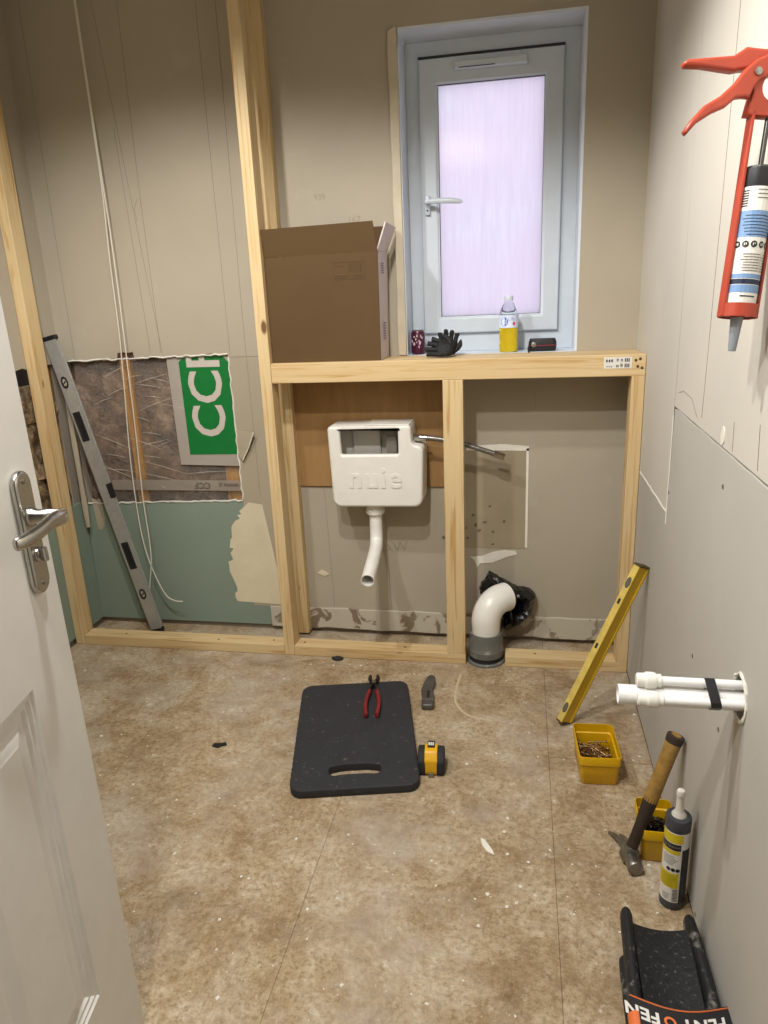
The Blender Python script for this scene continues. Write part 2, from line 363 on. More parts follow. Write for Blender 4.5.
# left wall with its own cut-out
lw = struct(obj('wall_left', join(poly([rect(-2.3, .42, -.02, ZC), rect(-1.0, .15, .46, 1.08)], .10, 0, T_((XL-TB-.05, 0, 0)) @ LEFTW), box(B(), -2.25, -2.2, -1.1, .3, .3, 1.2)), M_STRUCT))
obj('plasterboard_panel', poly([[(-2.24, ZC), (-2.24, 1.03)] + jag((-1.0, 1.03), (.195, 1.045), 40, .006, rng) + [(.195, ZC)]], TB, 0, T_((XL-TB/2, 0, 0)) @ LEFTW), M_BOARD, lw)
obj('plasterboard_panel', poly([rect(-2.24, -1.0, .022, 1.029)], TB, 0, T_((XL-TB/2, 0, 0)) @ LEFTW), M_BOARD, lw)
obj('moisture_board_panel', poly([[(-.999, .022), (.195, .022)] + jag((.195, .515), (-.999, .53), 40, .006, rng)], TB, 0, T_((XL-TB/2, 0, 0)) @ LEFTW), M_GREEN, lw)
stick('old_stud', lw, (XL-.045, .155, .47), .62, 'z', .05, .045, M_OLDPINE)
M_TAN = bpy.data.materials.new('tan_mineral_wool'); nt_, nd_, lk_, bs_ = nodes(M_TAN); v_ = coords(nt_)
lk_.new(ramp(nt_, noise(nt_, v_, 26, 9, .75, .6), [(.36, lin('#3c2f22')), (.48, lin('#6f5b43')), (.62, lin('#a08a68'))]), bs_.inputs['Base Color']); bump(nt_, bs_, noise(nt_, v_, 40, 6, .7), .6, .02)
for z0, z1, sd in ((.47, .66, 3), (.655, .86, 4), (.855, .985, 8)):
    quilt('insulation_batt', -1.0, .14, z0, z1, XL-.018, M_TAN, lw, 90, 18, .014, sd, 'x')
cb = B(); tube(cb, [(XL+.022, .165, z) for z in (.42, .5, .6, .75, .9, 1.03)], [.008, .012, .009, .011, .008, .01], 7); obj('plaster_drip', cb, M_CREAMPATCH, lw, smooth=True)
# right wall boards
rw = struct(obj('wall_right', box(B(), TB, .12, -2.3, .42, -.02, ZC), mat('dark_wall_core', '#6f665a', .9)))
def rpart(name, outs, m, x=TB/2, t=TB, bev=0):
    return obj(name, poly(outs, t, bev, T_((x, 0, 0)) @ RIGHTW), m, rw)
hole = blob(-1.114, .582, .036, .040, 20, .05, rng)
rpart('plasterboard_panel', [rect(-.4305, .195, .6915, ZC)], M_CREAM)
rpart('plasterboard_panel', [rect(-.4305, .195, .008, .6890)], M_RIGHT)
rpart('plasterboard_panel', [[(-2.24, .008), (-.433, .008), (-.4365, .70), (-.447, .948)] + jag((-.448, .949), (-1.40, .932), 22, .0022, rng) + [(-2.24, .925)], hole], M_RIGHT, TB/2-.0012)
rpart('plasterboard_panel', [[(-2.24, .929), (-1.40, .936), (-.449, .953), (-.433, .953), (-.433, ZC), (-2.24, ZC)]], M_CREAM)
rim = B(); tube(rim, [(-.002, p[0], p[1]) for p in hole+[hole[0]]], [.002+rng.uniform(0, .003) for _ in range(len(hole)+1)], 5); obj('torn_edge', rim, M_FILL, rw)
fx = B(); tube(fx, [(-.0005, y, .690+rng.uniform(-.0015, .0015)) for y in [-.43+.03*i for i in range(15)]], .0024, 5); obj('filler_line', fx, M_FILL, rw)
fx = B(); tube(fx, [(-.0005, -.4325+rng.uniform(-.001, .001), z) for z in [.66+.03*i for i in range(10)]], .0018, 5); obj('filler_line', fx, M_FILL, rw)
for seg in ([(-.731, 2.2), (-.705, 1.1), (-.70, .97)], [(-.47, .99), (-.52, 1.0), (-.60, .995), (-.66, .965)], [(-.93, .95), (-.925, 1.0)], [(-1.06, 1.02), (-1.07, .95)]):
    bm = B(); tube(bm, [(-.0003, p[0], p[1]) for p in seg], .0006, 4); obj('pencil_line', bm, M_PENCIL, rw)
rpart('filler_patch', [blob(-.865, .965, .012, .016, 14, .2, rng)], M_FILL, -.0005, .002)
for y, z in ((-.90, .88), (-.80, .49), (-.448, .745), (-1.02, .46), (-1.0, .02)):
    bm = B(); lathe(bm, [(.0045, 0), (.0045, .0012), (.002, .0014)], 10, T_((-.0011, y, z)) @ Rt(-90, 'Y')); obj('screw_head', bm, M_STEEL, rw)
# front wall with the doorway, and the hall behind it
struct(obj('wall_front', poly([[(-2.14, 0), (-.925, 0), (-.925, 2.03), (-.055, 2.03), (-.055, 0), (.12, 0), (.12, ZC), (-2.14, ZC)]], .10, 0, T_((0, -2.165, 0)) @ FRONT), M_BOARD))
struct(obj('wall_hall', join(box(B(), -2.14, .12, -3.7, -3.6, 0, ZC), box(B(), -2.14, -2.04, -3.6, -2.3, 0, ZC), box(B(), .02, .12, -3.6, -2.3, 0, ZC)), M_CEIL))

# ------------------------------------------------------------------ window
win = thing('window_1', 'white frosted casement window with lever handle in the back wall', 'window', ((WX0+WX1)/2, .32, WZ0)); struct(win)
def wobj(name, bm, m, parent=None, **k):
    return obj(name, bm, m, parent or win, **k)
Wm = T_((-(WX0+WX1)/2, -.32, -WZ0))
def ringframe(x0, x1, z0, z1, w, y0, y1, bev):
    return poly([rect(x0, x1, z0, z1), rect(x0+w[0], x1-w[1], z0+w[2], z1-w[3])], y1-y0, bev, Wm @ T_((0, (y0+y1)/2, 0)) @ FRONT)
wobj('reveal', join(*[xf(box(B(), *a), Wm) for a in ((WX0-.006, WX0+.002, D-.001, .335, WZ0, WZ1), (WX1-.002, WX1+.006, D-.001, .335, WZ0, WZ1), (WX0-.006, WX1+.006, D-.0014, .335, WZ1-.002, WZ1+.006), (WX0-.006, WX1+.006, D-.001, .335, WZ0-.006, WZ0+.0005))]), M_REVEAL)
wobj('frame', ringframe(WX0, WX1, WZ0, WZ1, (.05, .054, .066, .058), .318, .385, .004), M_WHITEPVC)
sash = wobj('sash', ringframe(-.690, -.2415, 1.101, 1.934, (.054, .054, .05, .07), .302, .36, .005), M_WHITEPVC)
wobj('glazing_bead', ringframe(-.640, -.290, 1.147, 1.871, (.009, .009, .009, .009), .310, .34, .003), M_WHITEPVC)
gk = ringframe(-.633, -.297, 1.154, 1.864, (.003, .003, .003, .003), .316, .33, 0); wobj('gasket', gk, M_BLACK)
def glassmat():
    m = bpy.data.materials.new('frosted_glass'); nt, nd, lk, bs = nodes(m); out = nd['Material Output']
    t = nd.new('ShaderNodeBsdfTranslucent'); gl = nd.new('ShaderNodeBsdfGlossy'); gl.inputs['Roughness'].default_value = .12
    f = noise(nt, coords(nt, (1, 1, .08)), 90, 4, .6, .3); h = noise(nt, coords(nt, (1, 1, 1.2)), 3, 2)
    c = ramp(nt, f, [(.3, (.86, .84, .88)), (.7, (.98, .97, .99))])
    c = mixc(nt, ramp(nt, h, [(.35, (0, 0, 0)), (.7, (1, 1, 1))]), c, (.93, .83, .90, 1)); lk.new(c, t.inputs['Color'])
    mx = nd.new('ShaderNodeMixShader'); mx.inputs[0].default_value = .05; lk.new(t.outputs[0], mx.inputs[1]); lk.new(gl.outputs[0], mx.inputs[2])
    bp = nd.new('ShaderNodeBump'); bp.inputs['Strength'].default_value = .2; lk.new(f, bp.inputs['Height']); lk.new(bp.outputs[0], gl.inputs['Normal'])
    lk.new(mx.outputs[0], out.inputs['Surface']); return m
pb = B(); vs = [pb.verts.new(p) for p in ((-.634, .328, 1.15), (-.296, .328, 1.15), (-.296, .328, 1.868), (-.634, .328, 1.868))]; pb.faces.new(vs); xf(pb, Wm)
wobj('pane', pb, glassmat())
wobj('sash_gap_shade', xf(box(B(), -.690, -.2415, .303, .318, 1.9345, 1.9405), Wm), M_BLACK)  # black strip standing in for the shadow line between sash and frame
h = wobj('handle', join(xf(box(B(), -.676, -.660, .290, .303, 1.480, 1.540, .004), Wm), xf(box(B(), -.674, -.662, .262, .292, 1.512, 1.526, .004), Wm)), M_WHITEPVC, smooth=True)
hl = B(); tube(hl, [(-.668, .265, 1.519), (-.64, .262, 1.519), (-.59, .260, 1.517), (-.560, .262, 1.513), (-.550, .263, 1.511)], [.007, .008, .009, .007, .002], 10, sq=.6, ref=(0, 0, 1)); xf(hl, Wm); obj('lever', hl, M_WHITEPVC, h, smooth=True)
kl = B(); lathe(kl, [(.003, 0), (.003, .002)], 10, Wm @ T_((-.668, .2895, 1.494)) @ Rt(90, 'X')); obj('keyhole', kl, M_BLACK, h)
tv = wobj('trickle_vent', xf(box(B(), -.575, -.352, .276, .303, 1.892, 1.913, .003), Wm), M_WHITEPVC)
obj('vent_slot', xf(box(B(), -.560, -.45, .2752, .278, 1.893, 1.8955), Wm), M_BLACK, tv)

# ------------------------------------------------------------------ timber frame
TW, TT = .063, .038
fr = thing('timber_frame', 'new pine stud frame with full height posts and waist high rail along the back wall', 'stud frame', (0, 0, 0))
def member(name, x0, x1, y0, y1, z0, z1, axis):
    dx, dy, dz = x1-x0, y1-y0, z1-z0
    if axis == 'z': return stick(name, fr, ((x0+x1)/2, (y0+y1)/2, z0), dz, 'z', dx, dy, M_PINE)
    o = obj(name, box(B(), -dz/2, dz/2, -dy/2, dy/2, 0, dx, .002, 2), M_PINE, fr); o.location = (x0, (y0+y1)/2, (z0+z1)/2); o.rotation_euler = (0, PI/2, 0); return o
member('sole_plate', -1.990, -1.1895, 0, TW, 0, TT, 'x')
member('sole_plate', -1.1505, -.534, 0, TW, 0, TT, 'x')
member('sole_plate', -.400, -.001, 0, TW, 0, TT, 'x')
member('post', XL+.001, -1.992, 0, TW, 0, 2.295, 'z')
member('post', -1.189, -1.151, 0, TW, 0, 2.295, 'z')
member('wall_batten', -1.188, -1.142, D-TT, D-.0005, .010, 2.295, 'z')
member('stud', -.598, -.535, 0, TT, TT, .976, 'z')
member('stud', -.039, -.001, 0, TW, TT, .976, 'z')
member('top_rail', -1.150, -.001, 0, TT, .976, 1.039, 'x')
member('back_rail', -1.141, -.001, .045, D-.001, 1.000, 1.0375, 'x')
for x, z in ((-.03, 1.022), (-.018, 1.026), (-.024, 1.004), (-.012, 1.0)):
    bm = B(); lathe(bm, [(.0042, 0), (.0042, .0008), (.002, .0012)], 10, T_((x, -.0002, z)) @ Rt(90, 'X')); obj('screw_head', bm, mat('dark_brass', '#5b4a2a', .5, .6), fr)
for x, y in ((-1.83, .03), (-1.45, .02), (-1.24, .035), (-1.12, .03), (-.75, .03), (-.3, .03), (-.08, .035)):
    bm = B(); lathe(bm, [(.004, 0), (.004, .0008), (.002, .0012)], 10, T_((x, y, TT-.0002))); obj('screw_head', bm, MATS['dark_brass'], fr)
st = obj('timber_sticker', box(B(), -.120, -.041, -.0006, .0, .9995, 1.0325), mat('white_paper', '#d8d4cc', .6), fr)
pk = B(); ink = mat('black_ink', '#26241f', .7)
for (x0, x1, z0, z1) in ((-.114, -.092, 1.018, 1.026), (-.112, -.094, 1.004, 1.0065), (-.084, -.078, 1.02, 1.028), (-.085, -.077, 1.003, 1.010), (-.072, -.066, 1.019, 1.027), (-.073, -.066, 1.004, 1.013), (-.061, -.046, 1.018, 1.029), (-.061, -.046, 1.002, 1.013)):
    for k in range(3): box(pk, x0+(x1-x0)*k/3, x0+(x1-x0)*(k+.6)/3, -.0010, -.0005, z0, z1)
obj('sticker_print', pk, ink, st)

# ------------------------------------------------------------------ concealed cistern with flush pipe and hose
ci = thing('concealed_cistern', 'white plastic concealed toilet cistern hung between the studs with bent flush pipe', 'cistern', (-.83, .12, .23))
Ci = T_((.83, -.12, -.23))
M_CIS = mat('white_moulded_plastic', '#dedbd2', .42)
def rounded(pts, r, n=5):
    out = []; N = len(pts)
    for i in range(N):
        p0, p, p1 = Vector(pts[i-1]), Vector(pts[i]), Vector(pts[(i+1) % N]); rad = r[i] if isinstance(r, (list, tuple)) else r
        a = (p0-p).normalized(); b = (p1-p).normalized(); ang = a.angle(b); d = min(rad/math.tan(ang/2), .49*min((p0-p).length, (p1-p).length)); rad = d*math.tan(ang/2)
        c = p + (a+b).normalized()*(rad/math.sin(ang/2)); s = p+a*d-c; e = p+b*d-c; tot = s.angle_signed(e) if s.length > 0 else 0
        for k in range(n+1):
            q = Matrix.Rotation(-tot*k/n, 2) @ s; out.append((c.x+q.x, c.y+q.y))
    return out
CO = [(-.995, .822), (-.712, .826), (-.710, .762), (-.672, .752), (-.679, .546), (-.988, .543)]
outl = rounded(CO, [.012, .012, .016, .02, .03, .03])
winh = rounded([(-.952, .811), (-.756, .813), (-.756, .728), (-.950, .727)], .006)
inn = rounded([(-.989, .817), (-.718, .821), (-.716, .756), (-.678, .746), (-.685, .552), (-.982, .549)], [.01, .01, .012, .016, .028, .028])
M_ = lambda y: Ci @ T_((0, y, 0)) @ FRONT
obj('tank', join(poly([outl, winh], .024, .009, M_(.075), 3), poly([outl, inn], .095, .003, M_(.128)), poly([outl], .01, .003, M_(.174))), M_CIS, ci, smooth=True, angle=35)
obj('lid', xf(box(B(), -.862, -.716, .066, .172, .8235, .828, .002), Ci), M_CIS, ci)
obj('lettering', text('nuie', .100, .006, Ci @ T_((-.838, .063, .645)) @ FRONT, space=1.1, bold=.002), M_CIS, ci)
fv = obj('fill_valve', join(xf(box(B(), -.802, -.765, .10, .14, .70, .79, .004), Ci), xf(box(B(), -.81, -.76, .09, .15, .785, .806, .004), Ci)), mat('grey_plastic', '#6f6a60', .5), ci)
obj('inner_wall', xf(box(B(), -.93, -.83, .155, .169, .69, .80, .006), Ci), M_CIS, ci)
nut = B(); lathe(nut, [(.018, -.004), (.032, -.004), (.033, .004), (.033, .012), (.029, .015), (.029, .03)], 28, Ci @ T_((-.853, .118, .512))); obj('outlet_nut', nut, M_CIS, ci, smooth=True)
fp = B(); path = spline([(-.853, .118, .53), (-.853, .118, .475), (-.853, .117, .440), (-.852, .108, .412), (-.850, .085, .395), (-.846, .03, .382), (-.839, -.125, .352)], 6)
path = [Ci @ Vector(p) for p in path]; tube(fp, path, .0225, 24, cap=False); tube(fp, path, .0200, 24, cap=False)
P_, T2, N_ = frames(path); e = P_[-1]; t = T2[-1]; n = N_[-1]; bb = t.cross(n)
l1 = [e+n*.0225*math.cos(2*PI*i/24)+bb*.0225*math.sin(2*PI*i/24) for i in range(24)]; l2 = [e+n*.02*math.cos(2*PI*i/24)+bb*.02*math.sin(2*PI*i/24) for i in range(24)]
ringloft(fp, [l1, l2], False, False); obj('flush_pipe', fp, mat('white_pipe', '#e6e3dc', .3), ci, smooth=True)
hp = spline([(-.70, .11, .776), (-.64, .11, .772), (-.56, .112, .757), (-.49, .114, .735), (-.43, .118, .714)], 8); hb = B(); tube(hb, [Ci @ Vector(p) for p in hp], .0085, 12)
def braid():
    m = bpy.data.materials.new('braided_steel'); nt, nd, lk, bs = nodes(m); bs.inputs['Metallic'].default_value = .8; bs.inputs['Roughness'].default_value = .4
    c = ramp(nt, noise(nt, coords(nt), 500, 2), [(.4, lin('#5f5c57')), (.6, lin('#a5a29b'))]); lk.new(c, bs.inputs['Base Color']); return m
ho = obj('supply_hose', hb, braid(), ci, smooth=True)
for a, b, r in (((-.712, .11, .777), (-.690, .11, .7755), .014), ((-.690, .11, .7755), (-.664, .11, .774), .0112), ((-.445, .117, .719), (-.410, .119, .706), .0130)):
    bm = B(); tube(bm, [Ci @ Vector(a), Ci @ Vector(b)], r, 6 if r > .012 else 14); obj('hose_nut', bm, M_CHROME, ho, smooth=True, angle=30)

# ------------------------------------------------------------------ soil pipe and the black bag
sp = thing('soil_pipe', 'white soil pipe elbow rising from a grey floor socket', 'soil pipe', (-.467, .045, 0))
bm = B(); lathe(bm, [(.067, 0), (.067, .006), (.063, .009), (.058, .009), (.058, 0)], 36, cap0=False, cap1=False); obj('floor_flange', bm, mat('grey_socket', '#64645f', .5, dust=.5, dlo=.55), sp, smooth=True, angle=30)
bm = B(); lathe(bm, [(.053, .0), (.053, .024), (.061, .026), (.062, .048), (.058, .055), (.0575, .09), (.055, .108), (.050, .108), (.050, .05)], 36, cap0=False, cap1=False); obj('socket', bm, MATS['grey_socket'], sp, smooth=True, angle=30)
bm = B(); lathe(bm, [(.0575, 0), (.0575, .023)], 30, cap1=True); obj('rubber_seal', bm, M_BLACKR, sp, smooth=True)
ed = Vector((.74, .672, 0)); pth = [(0, 0, .06), (0, 0, .12)] + [tuple(ed*.068*(1-math.cos(a))+Vector((0, 0, .145+.068*math.sin(a)))) for a in [PI/2*k/10 for k in range(11)]] + [tuple(ed*.090+Vector((0, 0, .213)))]
bm = B(); tube(bm, pth, [.048, .048]+[.050]*11+[.050], 32, cap=False, ref=(.672, -.74, 0)); obj('elbow', bm, mat('scuffed_white_pipe', '#e4e1d8', .32, dust=.5, dustcol='#8a857a', dscale=9, dlo=.70, dhi=.78), sp, smooth=True)
bag = B(); r = random.Random(11)
out_ = [(-.497, .215), (-.500, .235), (-.478, .262), (-.462, .292), (-.435, .280), (-.400, .262), (-.372, .245), (-.345, .243), (-.318, .236), (-.300, .215), (-.306, .185), (-.312, .150), (-.335, .118), (-.370, .095), (-.405, .080), (-.420, .085), (-.425, .12), (-.44, .16), (-.47, .19)]
out2 = []
for a, b in zip(out_, out_[1:]+out_[:1]): out2 += [a, ((a[0]+b[0])/2, (a[1]+b[1])/2)]
out2 = [(x, z-.018) for x, z in out2]; cx_, cz_ = -.385, .177; loops = []
for k_, yy in ((.92, D-.003), (1.0, .172), (.97, .145), (.80, .118), (.62, .112), (.50, .125), (.30, .15)):
    loops.append([Vector((cx_+(x-cx_)*k_*(1+r.uniform(-.05, .05)), min(D-.002, yy+r.uniform(-.010, .010)+(.02 if x < -.43 else 0)), cz_+(z-cz_)*k_*(1+r.uniform(-.05, .05)))) for x, z in out2])
ringloft(bag, loops, False, True)
o = obj('plastic_bag', bag, mat('black_bag_film', '#0b0b0e', .28, bmp=.3, bscale=40))
tag(o, 'crumpled black plastic bag stuffed over the end of the white soil pipe', 'bag')

# ------------------------------------------------------------------ cardboard box
M_CARD = mat('brown_cardboard', '#523b1a', .8, var=.05, vscale=6); M_CARDW = mat('white_printed_card', '#c9bcb8', .7, var=.03)
M_CARDIN = mat('inner_cardboard', '#4e3819', .85)
cbx = thing('cardboard_box', 'large open brown cardboard box standing on the timber rail left of the window', 'box', (-.972, .105, 1.039))
X0, X1, Y0, Y1, ZB, ZT = -1.149, -.793, .028, .178, 1.0395, 1.364
Cb = T_((.972, -.105, -1.039)); t_ = .004
def card(name, a, b, c, d, m, th=t_, parent=cbx):
    a, b, c, d = [Vector(p) for p in (a, b, c, d)]; n = (b-a).cross(d-a).normalized()*th
    bm = B(); ringloft(bm, [[a, b, c, d], [a+n, b+n, c+n, d+n]]); xf(bm, Cb); return obj(name, bm, m, parent)
fp_ = card('front_panel', (X0, Y0, ZB), (X1, Y0, ZB), (X1+.003, Y0, ZT), (X0-.004, Y0, ZT-.004), M_CARD)
card('back_panel', (X1, Y1, ZB), (X0, Y1, ZB), (X0, Y1, ZT), (X1, Y1, ZT), M_CARD)
card('left_panel', (X0, Y1, ZB), (X0, Y0+t_, ZB), (X0, Y0+t_, ZT-.004), (X0, Y1, ZT), M_CARD)
sp_ = card('right_panel', (X1, Y0+t_, ZB), (X1, Y1-t_, ZB), (X1+.006, Y1-t_, ZT), (X1+.003, Y0+t_, ZT), M_CARDW, -t_)
card('bottom_panel', (X0+t_, Y0+t_, ZB+t_), (X1-t_, Y0+t_, ZB+t_), (X1-t_, Y1-t_, ZB+t_), (X0+t_, Y1-t_, ZB+t_), M_CARDIN)
card('front_flap', (X0-.004, Y0, ZT-.003), (X1+.003, Y0, ZT+.001), (X1-.006, Y0-.012, ZT+.084), (X0-.010, Y0-.010, ZT+.078), M_CARD)
card('back_flap', (X1, Y1-.002, ZT), (X0, Y1-.002, ZT), (X0, Y1+.006, ZT+.080), (X1-.002, Y1+.006, ZT+.082), M_CARDIN)
card('side_flap', (X1+.002, Y0+t_, ZT+.001), (X1+.005, Y1-.006, ZT+.001), (X1+.038, Y1-.012, ZT+.074), (X1+.030, Y0+.01, ZT+.080), M_CARDW, -t_)
card('side_flap', (X0, Y1-.006, ZT), (X0, Y0+t_, ZT-.004), (X0+.004, Y0+.02, ZT+.05), (X0+.004, Y1-.02, ZT+.05), M_CARD)
pk = B(); px0, pz0 = -.93, 1.285
for (a, b, c, d) in ((0, .10, 0, .001), (0, .10, .050, .051), (0, .001, 0, .051), (.099, .10, 0, .051), (.004, .035, .038, .042), (.004, .05, .010, .013), (.004, .04, .004, .007), (.06, .095, .010, .013), (.06, .09, .004, .007)): box(pk, px0+a, px0+b, Y0-.0048, Y0-.0041, pz0+c, pz0+d)
for k in range(9): box(pk, px0+.048+.005*k, px0+.048+.005*k+rng.choice((.0015, .003)), Y0-.0048, Y0-.0041, pz0+.022, pz0+.046)
xf(pk, Cb); obj('printed_label', pk, mat('brown_ink', '#4c3717', .8), fp_)
pk = B()
for k in range(7): box(pk, X1+.0044, X1+.0052, .08, .11, 1.10+.008*k, 1.104+.008*k)
xf(pk, Cb); obj('printed_label', pk, mat('purple_grey_ink', '#7d7078', .8), sp_); pk = B()
for k in range(5): box(pk, X1+.0064, X1+.0074, .07, .10, 1.30+.007*k, 1.3035+.007*k)
xf(pk, Cb); obj('printed_label', pk, MATS['purple_grey_ink'], sp_)

# ------------------------------------------------------------------ things on the rail and the sill
bo = thing('water_bottle', 'clear plastic bottle half full of yellow drink on the window sill', 'bottle', (-.402, .228, 1.0385))
M_PET = mat('clear_plastic', '#e8edf2', .08, trans=1.0); M_PET.node_tree.nodes['Principled BSDF'].inputs['IOR'].default_value = 1.15
bm = B(); lathe(bm, [(.0275, 0), (.030, .004), (.030, .03), (.0285, .036), (.030, .042), (.030, .115), (.026, .135), (.017, .152), (.0125, .160), (.0125, .165)], 28, cap1=False); obj('bottle_body', bm, M_PET, bo, smooth=True)
bm = B(); lathe(bm, [(.027, .002), (.0288, .006), (.0288, .03), (.0272, .036), (.0288, .042), (.0288, .080)], 28); obj('drink', bm, mat('yellow_drink', '#ffdc1e', .25), bo, smooth=True)
bm = B(); lathe(bm, [(.0142, .163), (.0145, .166), (.0145, .176), (.0135, .178)], 24); obj('cap', bm, mat('pale_cap', '#c3cbd6', .4), bo, smooth=True, angle=40)
def arc(bm, R, a0, a1, z0, z1, n=10):
    v0 = [bm.verts.new((R*math.sin(a0+(a1-a0)*k/n), -R*math.cos(a0+(a1-a0)*k/n), z0)) for k in range(n+1)]
    v1 = [bm.verts.new((v.co.x, v.co.y, z1)) for v in v0]
    for k in range(n): bm.faces.new((v0[k], v0[k+1], v1[k+1], v1[k]))
def disc(bm, R, a, z, rx, rz, n=14):
    bm.faces.new([bm.verts.new((R*math.sin(a+rx/R*math.cos(2*PI*k/n)), -R*math.cos(a+rx/R*math.cos(2*PI*k/n)), z+rz*math.sin(2*PI*k/n))) for k in range(n)])
def wrap(me, R, a, z, depth=0):
    for v in me.vertices:
        x, y = v.co.x, v.co.y; t = a+x/R; v.co = Vector((R*math.sin(t), -R*math.cos(t), z+y))
    return me
bm = B(); arc(bm, .0304, -PI, PI, .078, .118, 30); lab = obj('bottle_label', bm, mat('pale_blue_label', '#d3dcf0', .5), bo)
bm = B(); disc(bm, .0306, -.45, .098, .0125, .015); obj('label_mark', bm, mat('blue_print', '#2450b4', .5), lab)
bm = B(); disc(bm, .0306, .62, .091, .005, .006); obj('label_mark', bm, mat('pink_print', '#d2476c', .5), lab)
obj('label_lettering', join(wrap(text('Pure', .009, 0), .0308, -.45, .101), wrap(text('Life', .009, 0), .0308, -.45, .094)), mat('white_ink', '#e8e8e8', .5), lab)
obj('label_lettering', wrap(text('Life', .017, 0), .0308, .35, .106), mat('pale_blue_ink', '#8fa3d8', .5), lab)
ca = thing('drink_can', 'small dark purple drink can with white pattern beside the black gloves', 'can', (-.703, .235, 1.0385))
bm = B(); lathe(bm, [(.019, 0), (.0235, .005), (.0235, .068), (.0205, .076), (.0213, .078), (.0195, .079), (.019, .075)], 28); obj('can_body', bm, mat('purple_can', '#4a1730', .3, .3), ca, smooth=True, angle=40)
bm = B(); lathe(bm, [(.0205, .076), (.0216, .0775), (.0216, .0795), (.0198, .0795), (.0192, .076)], 28); obj('can_rim', bm, M_STEEL, ca, smooth=True)
bm = B()
for k in range(14): disc(bm, .0238, rng.uniform(-.9, 1.2), rng.uniform(.018, .062), rng.uniform(.002, .005), rng.uniform(.002, .006), 7)
obj('can_print', bm, mat('pale_pink_print', '#cdb6c0', .4), ca)
M_GLOVE = mat('black_glove_fabric', '#0d0e10', .7, var=.3, bmp=.4, bscale=120)
def glove(mtx, label, seed, sc=1.0):
    r = random.Random(seed); gt = thing('work_glove', label, 'glove', mtx=mtx, group='black gloves on the rail')
    bm = B(); lathe(bm, [(.006, 0), (.022, .004), (.030, .018), (.034, .04), (.030, .062), (.018, .074), (.004, .078)], 18, Matrix.Diagonal((sc, .5*sc, sc*.8, 1)))
    for v in bm.verts: v.co += Vector((r.uniform(-1, 1), r.uniform(-1, 1), r.uniform(-.5, .5)))*.0025
    pm = obj('palm', bm, M_GLOVE, gt, smooth=True, angle=180)
    for k, (x, L, a) in enumerate(((-.026, .036, -.25), (-.009, .046, -.06), (.009, .042, .08), (.025, .032, .28))):
        x *= sc; L *= sc; z = .048*sc; b = r.uniform(-.2, .2); fb = B()
        tube(fb, spline([(x, 0, z-.012), (x+L*.5*math.sin(a), b*.01, z+L*.5), (x+L*math.sin(a)*1.1, b*.05, z+L), (x+L*math.sin(a)*1.15, b*.06, z+L+.003)], 4), [.0088*sc]*8+[.0088*sc, .008*sc, .0065*sc, .005*sc, .002*sc], 10)
        obj('finger', fb, M_GLOVE, gt, smooth=True)
    fb = B(); tube(fb, spline([(.020*sc, 0, .012), (.040*sc, -.004, .026), (.048*sc, -.008, .048)], 5), [.010*sc]*8+[.008*sc, .005*sc, .002], 10); obj('thumb', fb, M_GLOVE, gt, smooth=True)
    return gt
glove(frame_mtx((-.590, .140, 1.040), (-.02, .12, 1), (1, .35, 0)), 'black work glove with fingers sticking up in front of the window', 1, .82)
glove(frame_mtx((-.570, .085, 1.062), (-.93, .05, .12), (.12, .72, .75)), 'black work glove lying crumpled on the rail beside the purple can', 2, .92)
po = thing('tool_pouch', 'small black zipped case with red trim on the window sill', 'case', (-.292, .228, 1.0385), (0, 0, math.radians(4)))
bm = B(); ringloft(bm, [rr(.082, .036, .012, 0), rr(.088, .042, .012, .010), rr(.088, .042, .012, .028), rr(.080, .034, .012, .040)]); obj('case_body', bm, mat('black_nylon', '#151417', .6, bmp=.3), po, smooth=True, angle=50)
bm = B(); tube(bm, [Vector(p) for p in rr(.0885, .0425, .012, .019)]+[Vector(rr(.0885, .0425, .012, .019)[0])], .0016, 6); obj('trim', bm, mat('dark_red_trim', '#7c1f2c', .5), po)
bm = B(); tube(bm, spline([(-.042, -.018, .022), (-.048, -.03, .014), (-.047, -.040, .001), (-.045, -.046, .002)], 5), .004, 6, sq=.4); obj('strap', bm, MATS['black_nylon'], po, smooth=True)
bm = B(); lathe(bm, [(.008, 0), (.008, .003), (.004, .004)], 14, T_((-.030, -.0212, .022)) @ Rt(90, 'X')); obj('buckle', bm, M_STEEL, po)

# ------------------------------------------------------------------ aluminium level leaning in the left bay
p0 = Vector((-1.752, .125, .002)); p1 = Vector((-2.006, .125, 1.140)); ax = (p1-p0); L = ax.length
al = thing('spirit_level', 'long aluminium spirit level leaning in the corner by the cut-out wall', 'spirit level', mtx=frame_mtx(p0+Vector((0, 0, .004)), ax, (1, 0, .2)))
M_ALU = mat('brushed_aluminium', '#a3a09a', .4, .3, var=.08, vscale=60)
bm = B(); prof = [(-.023, -.010), (.023, -.010), (.023, -.0075), (.018, -.0065), (.018, .0065), (.023, .0075), (.023, .010), (-.023, .010), (-.023, .0075), (-.018, .0065), (-.018, -.0065), (-.023, -.0075)]
ringloft(bm, [[Vector((x, y, z)) for x, y in prof] for z in (.012, L-.012)]); obj('beam', bm, M_ALU, al)
bm = B(); box(bm, -.0245, .0245, -.012, .012, -.002, .014, .003); obj('end_cap', bm, M_BLACK, al)
bm = B(); box(bm, -.0245, .0245, -.012, .012, L-.014, L+.002, .003); obj('end_cap', bm, M_BLACK, al)
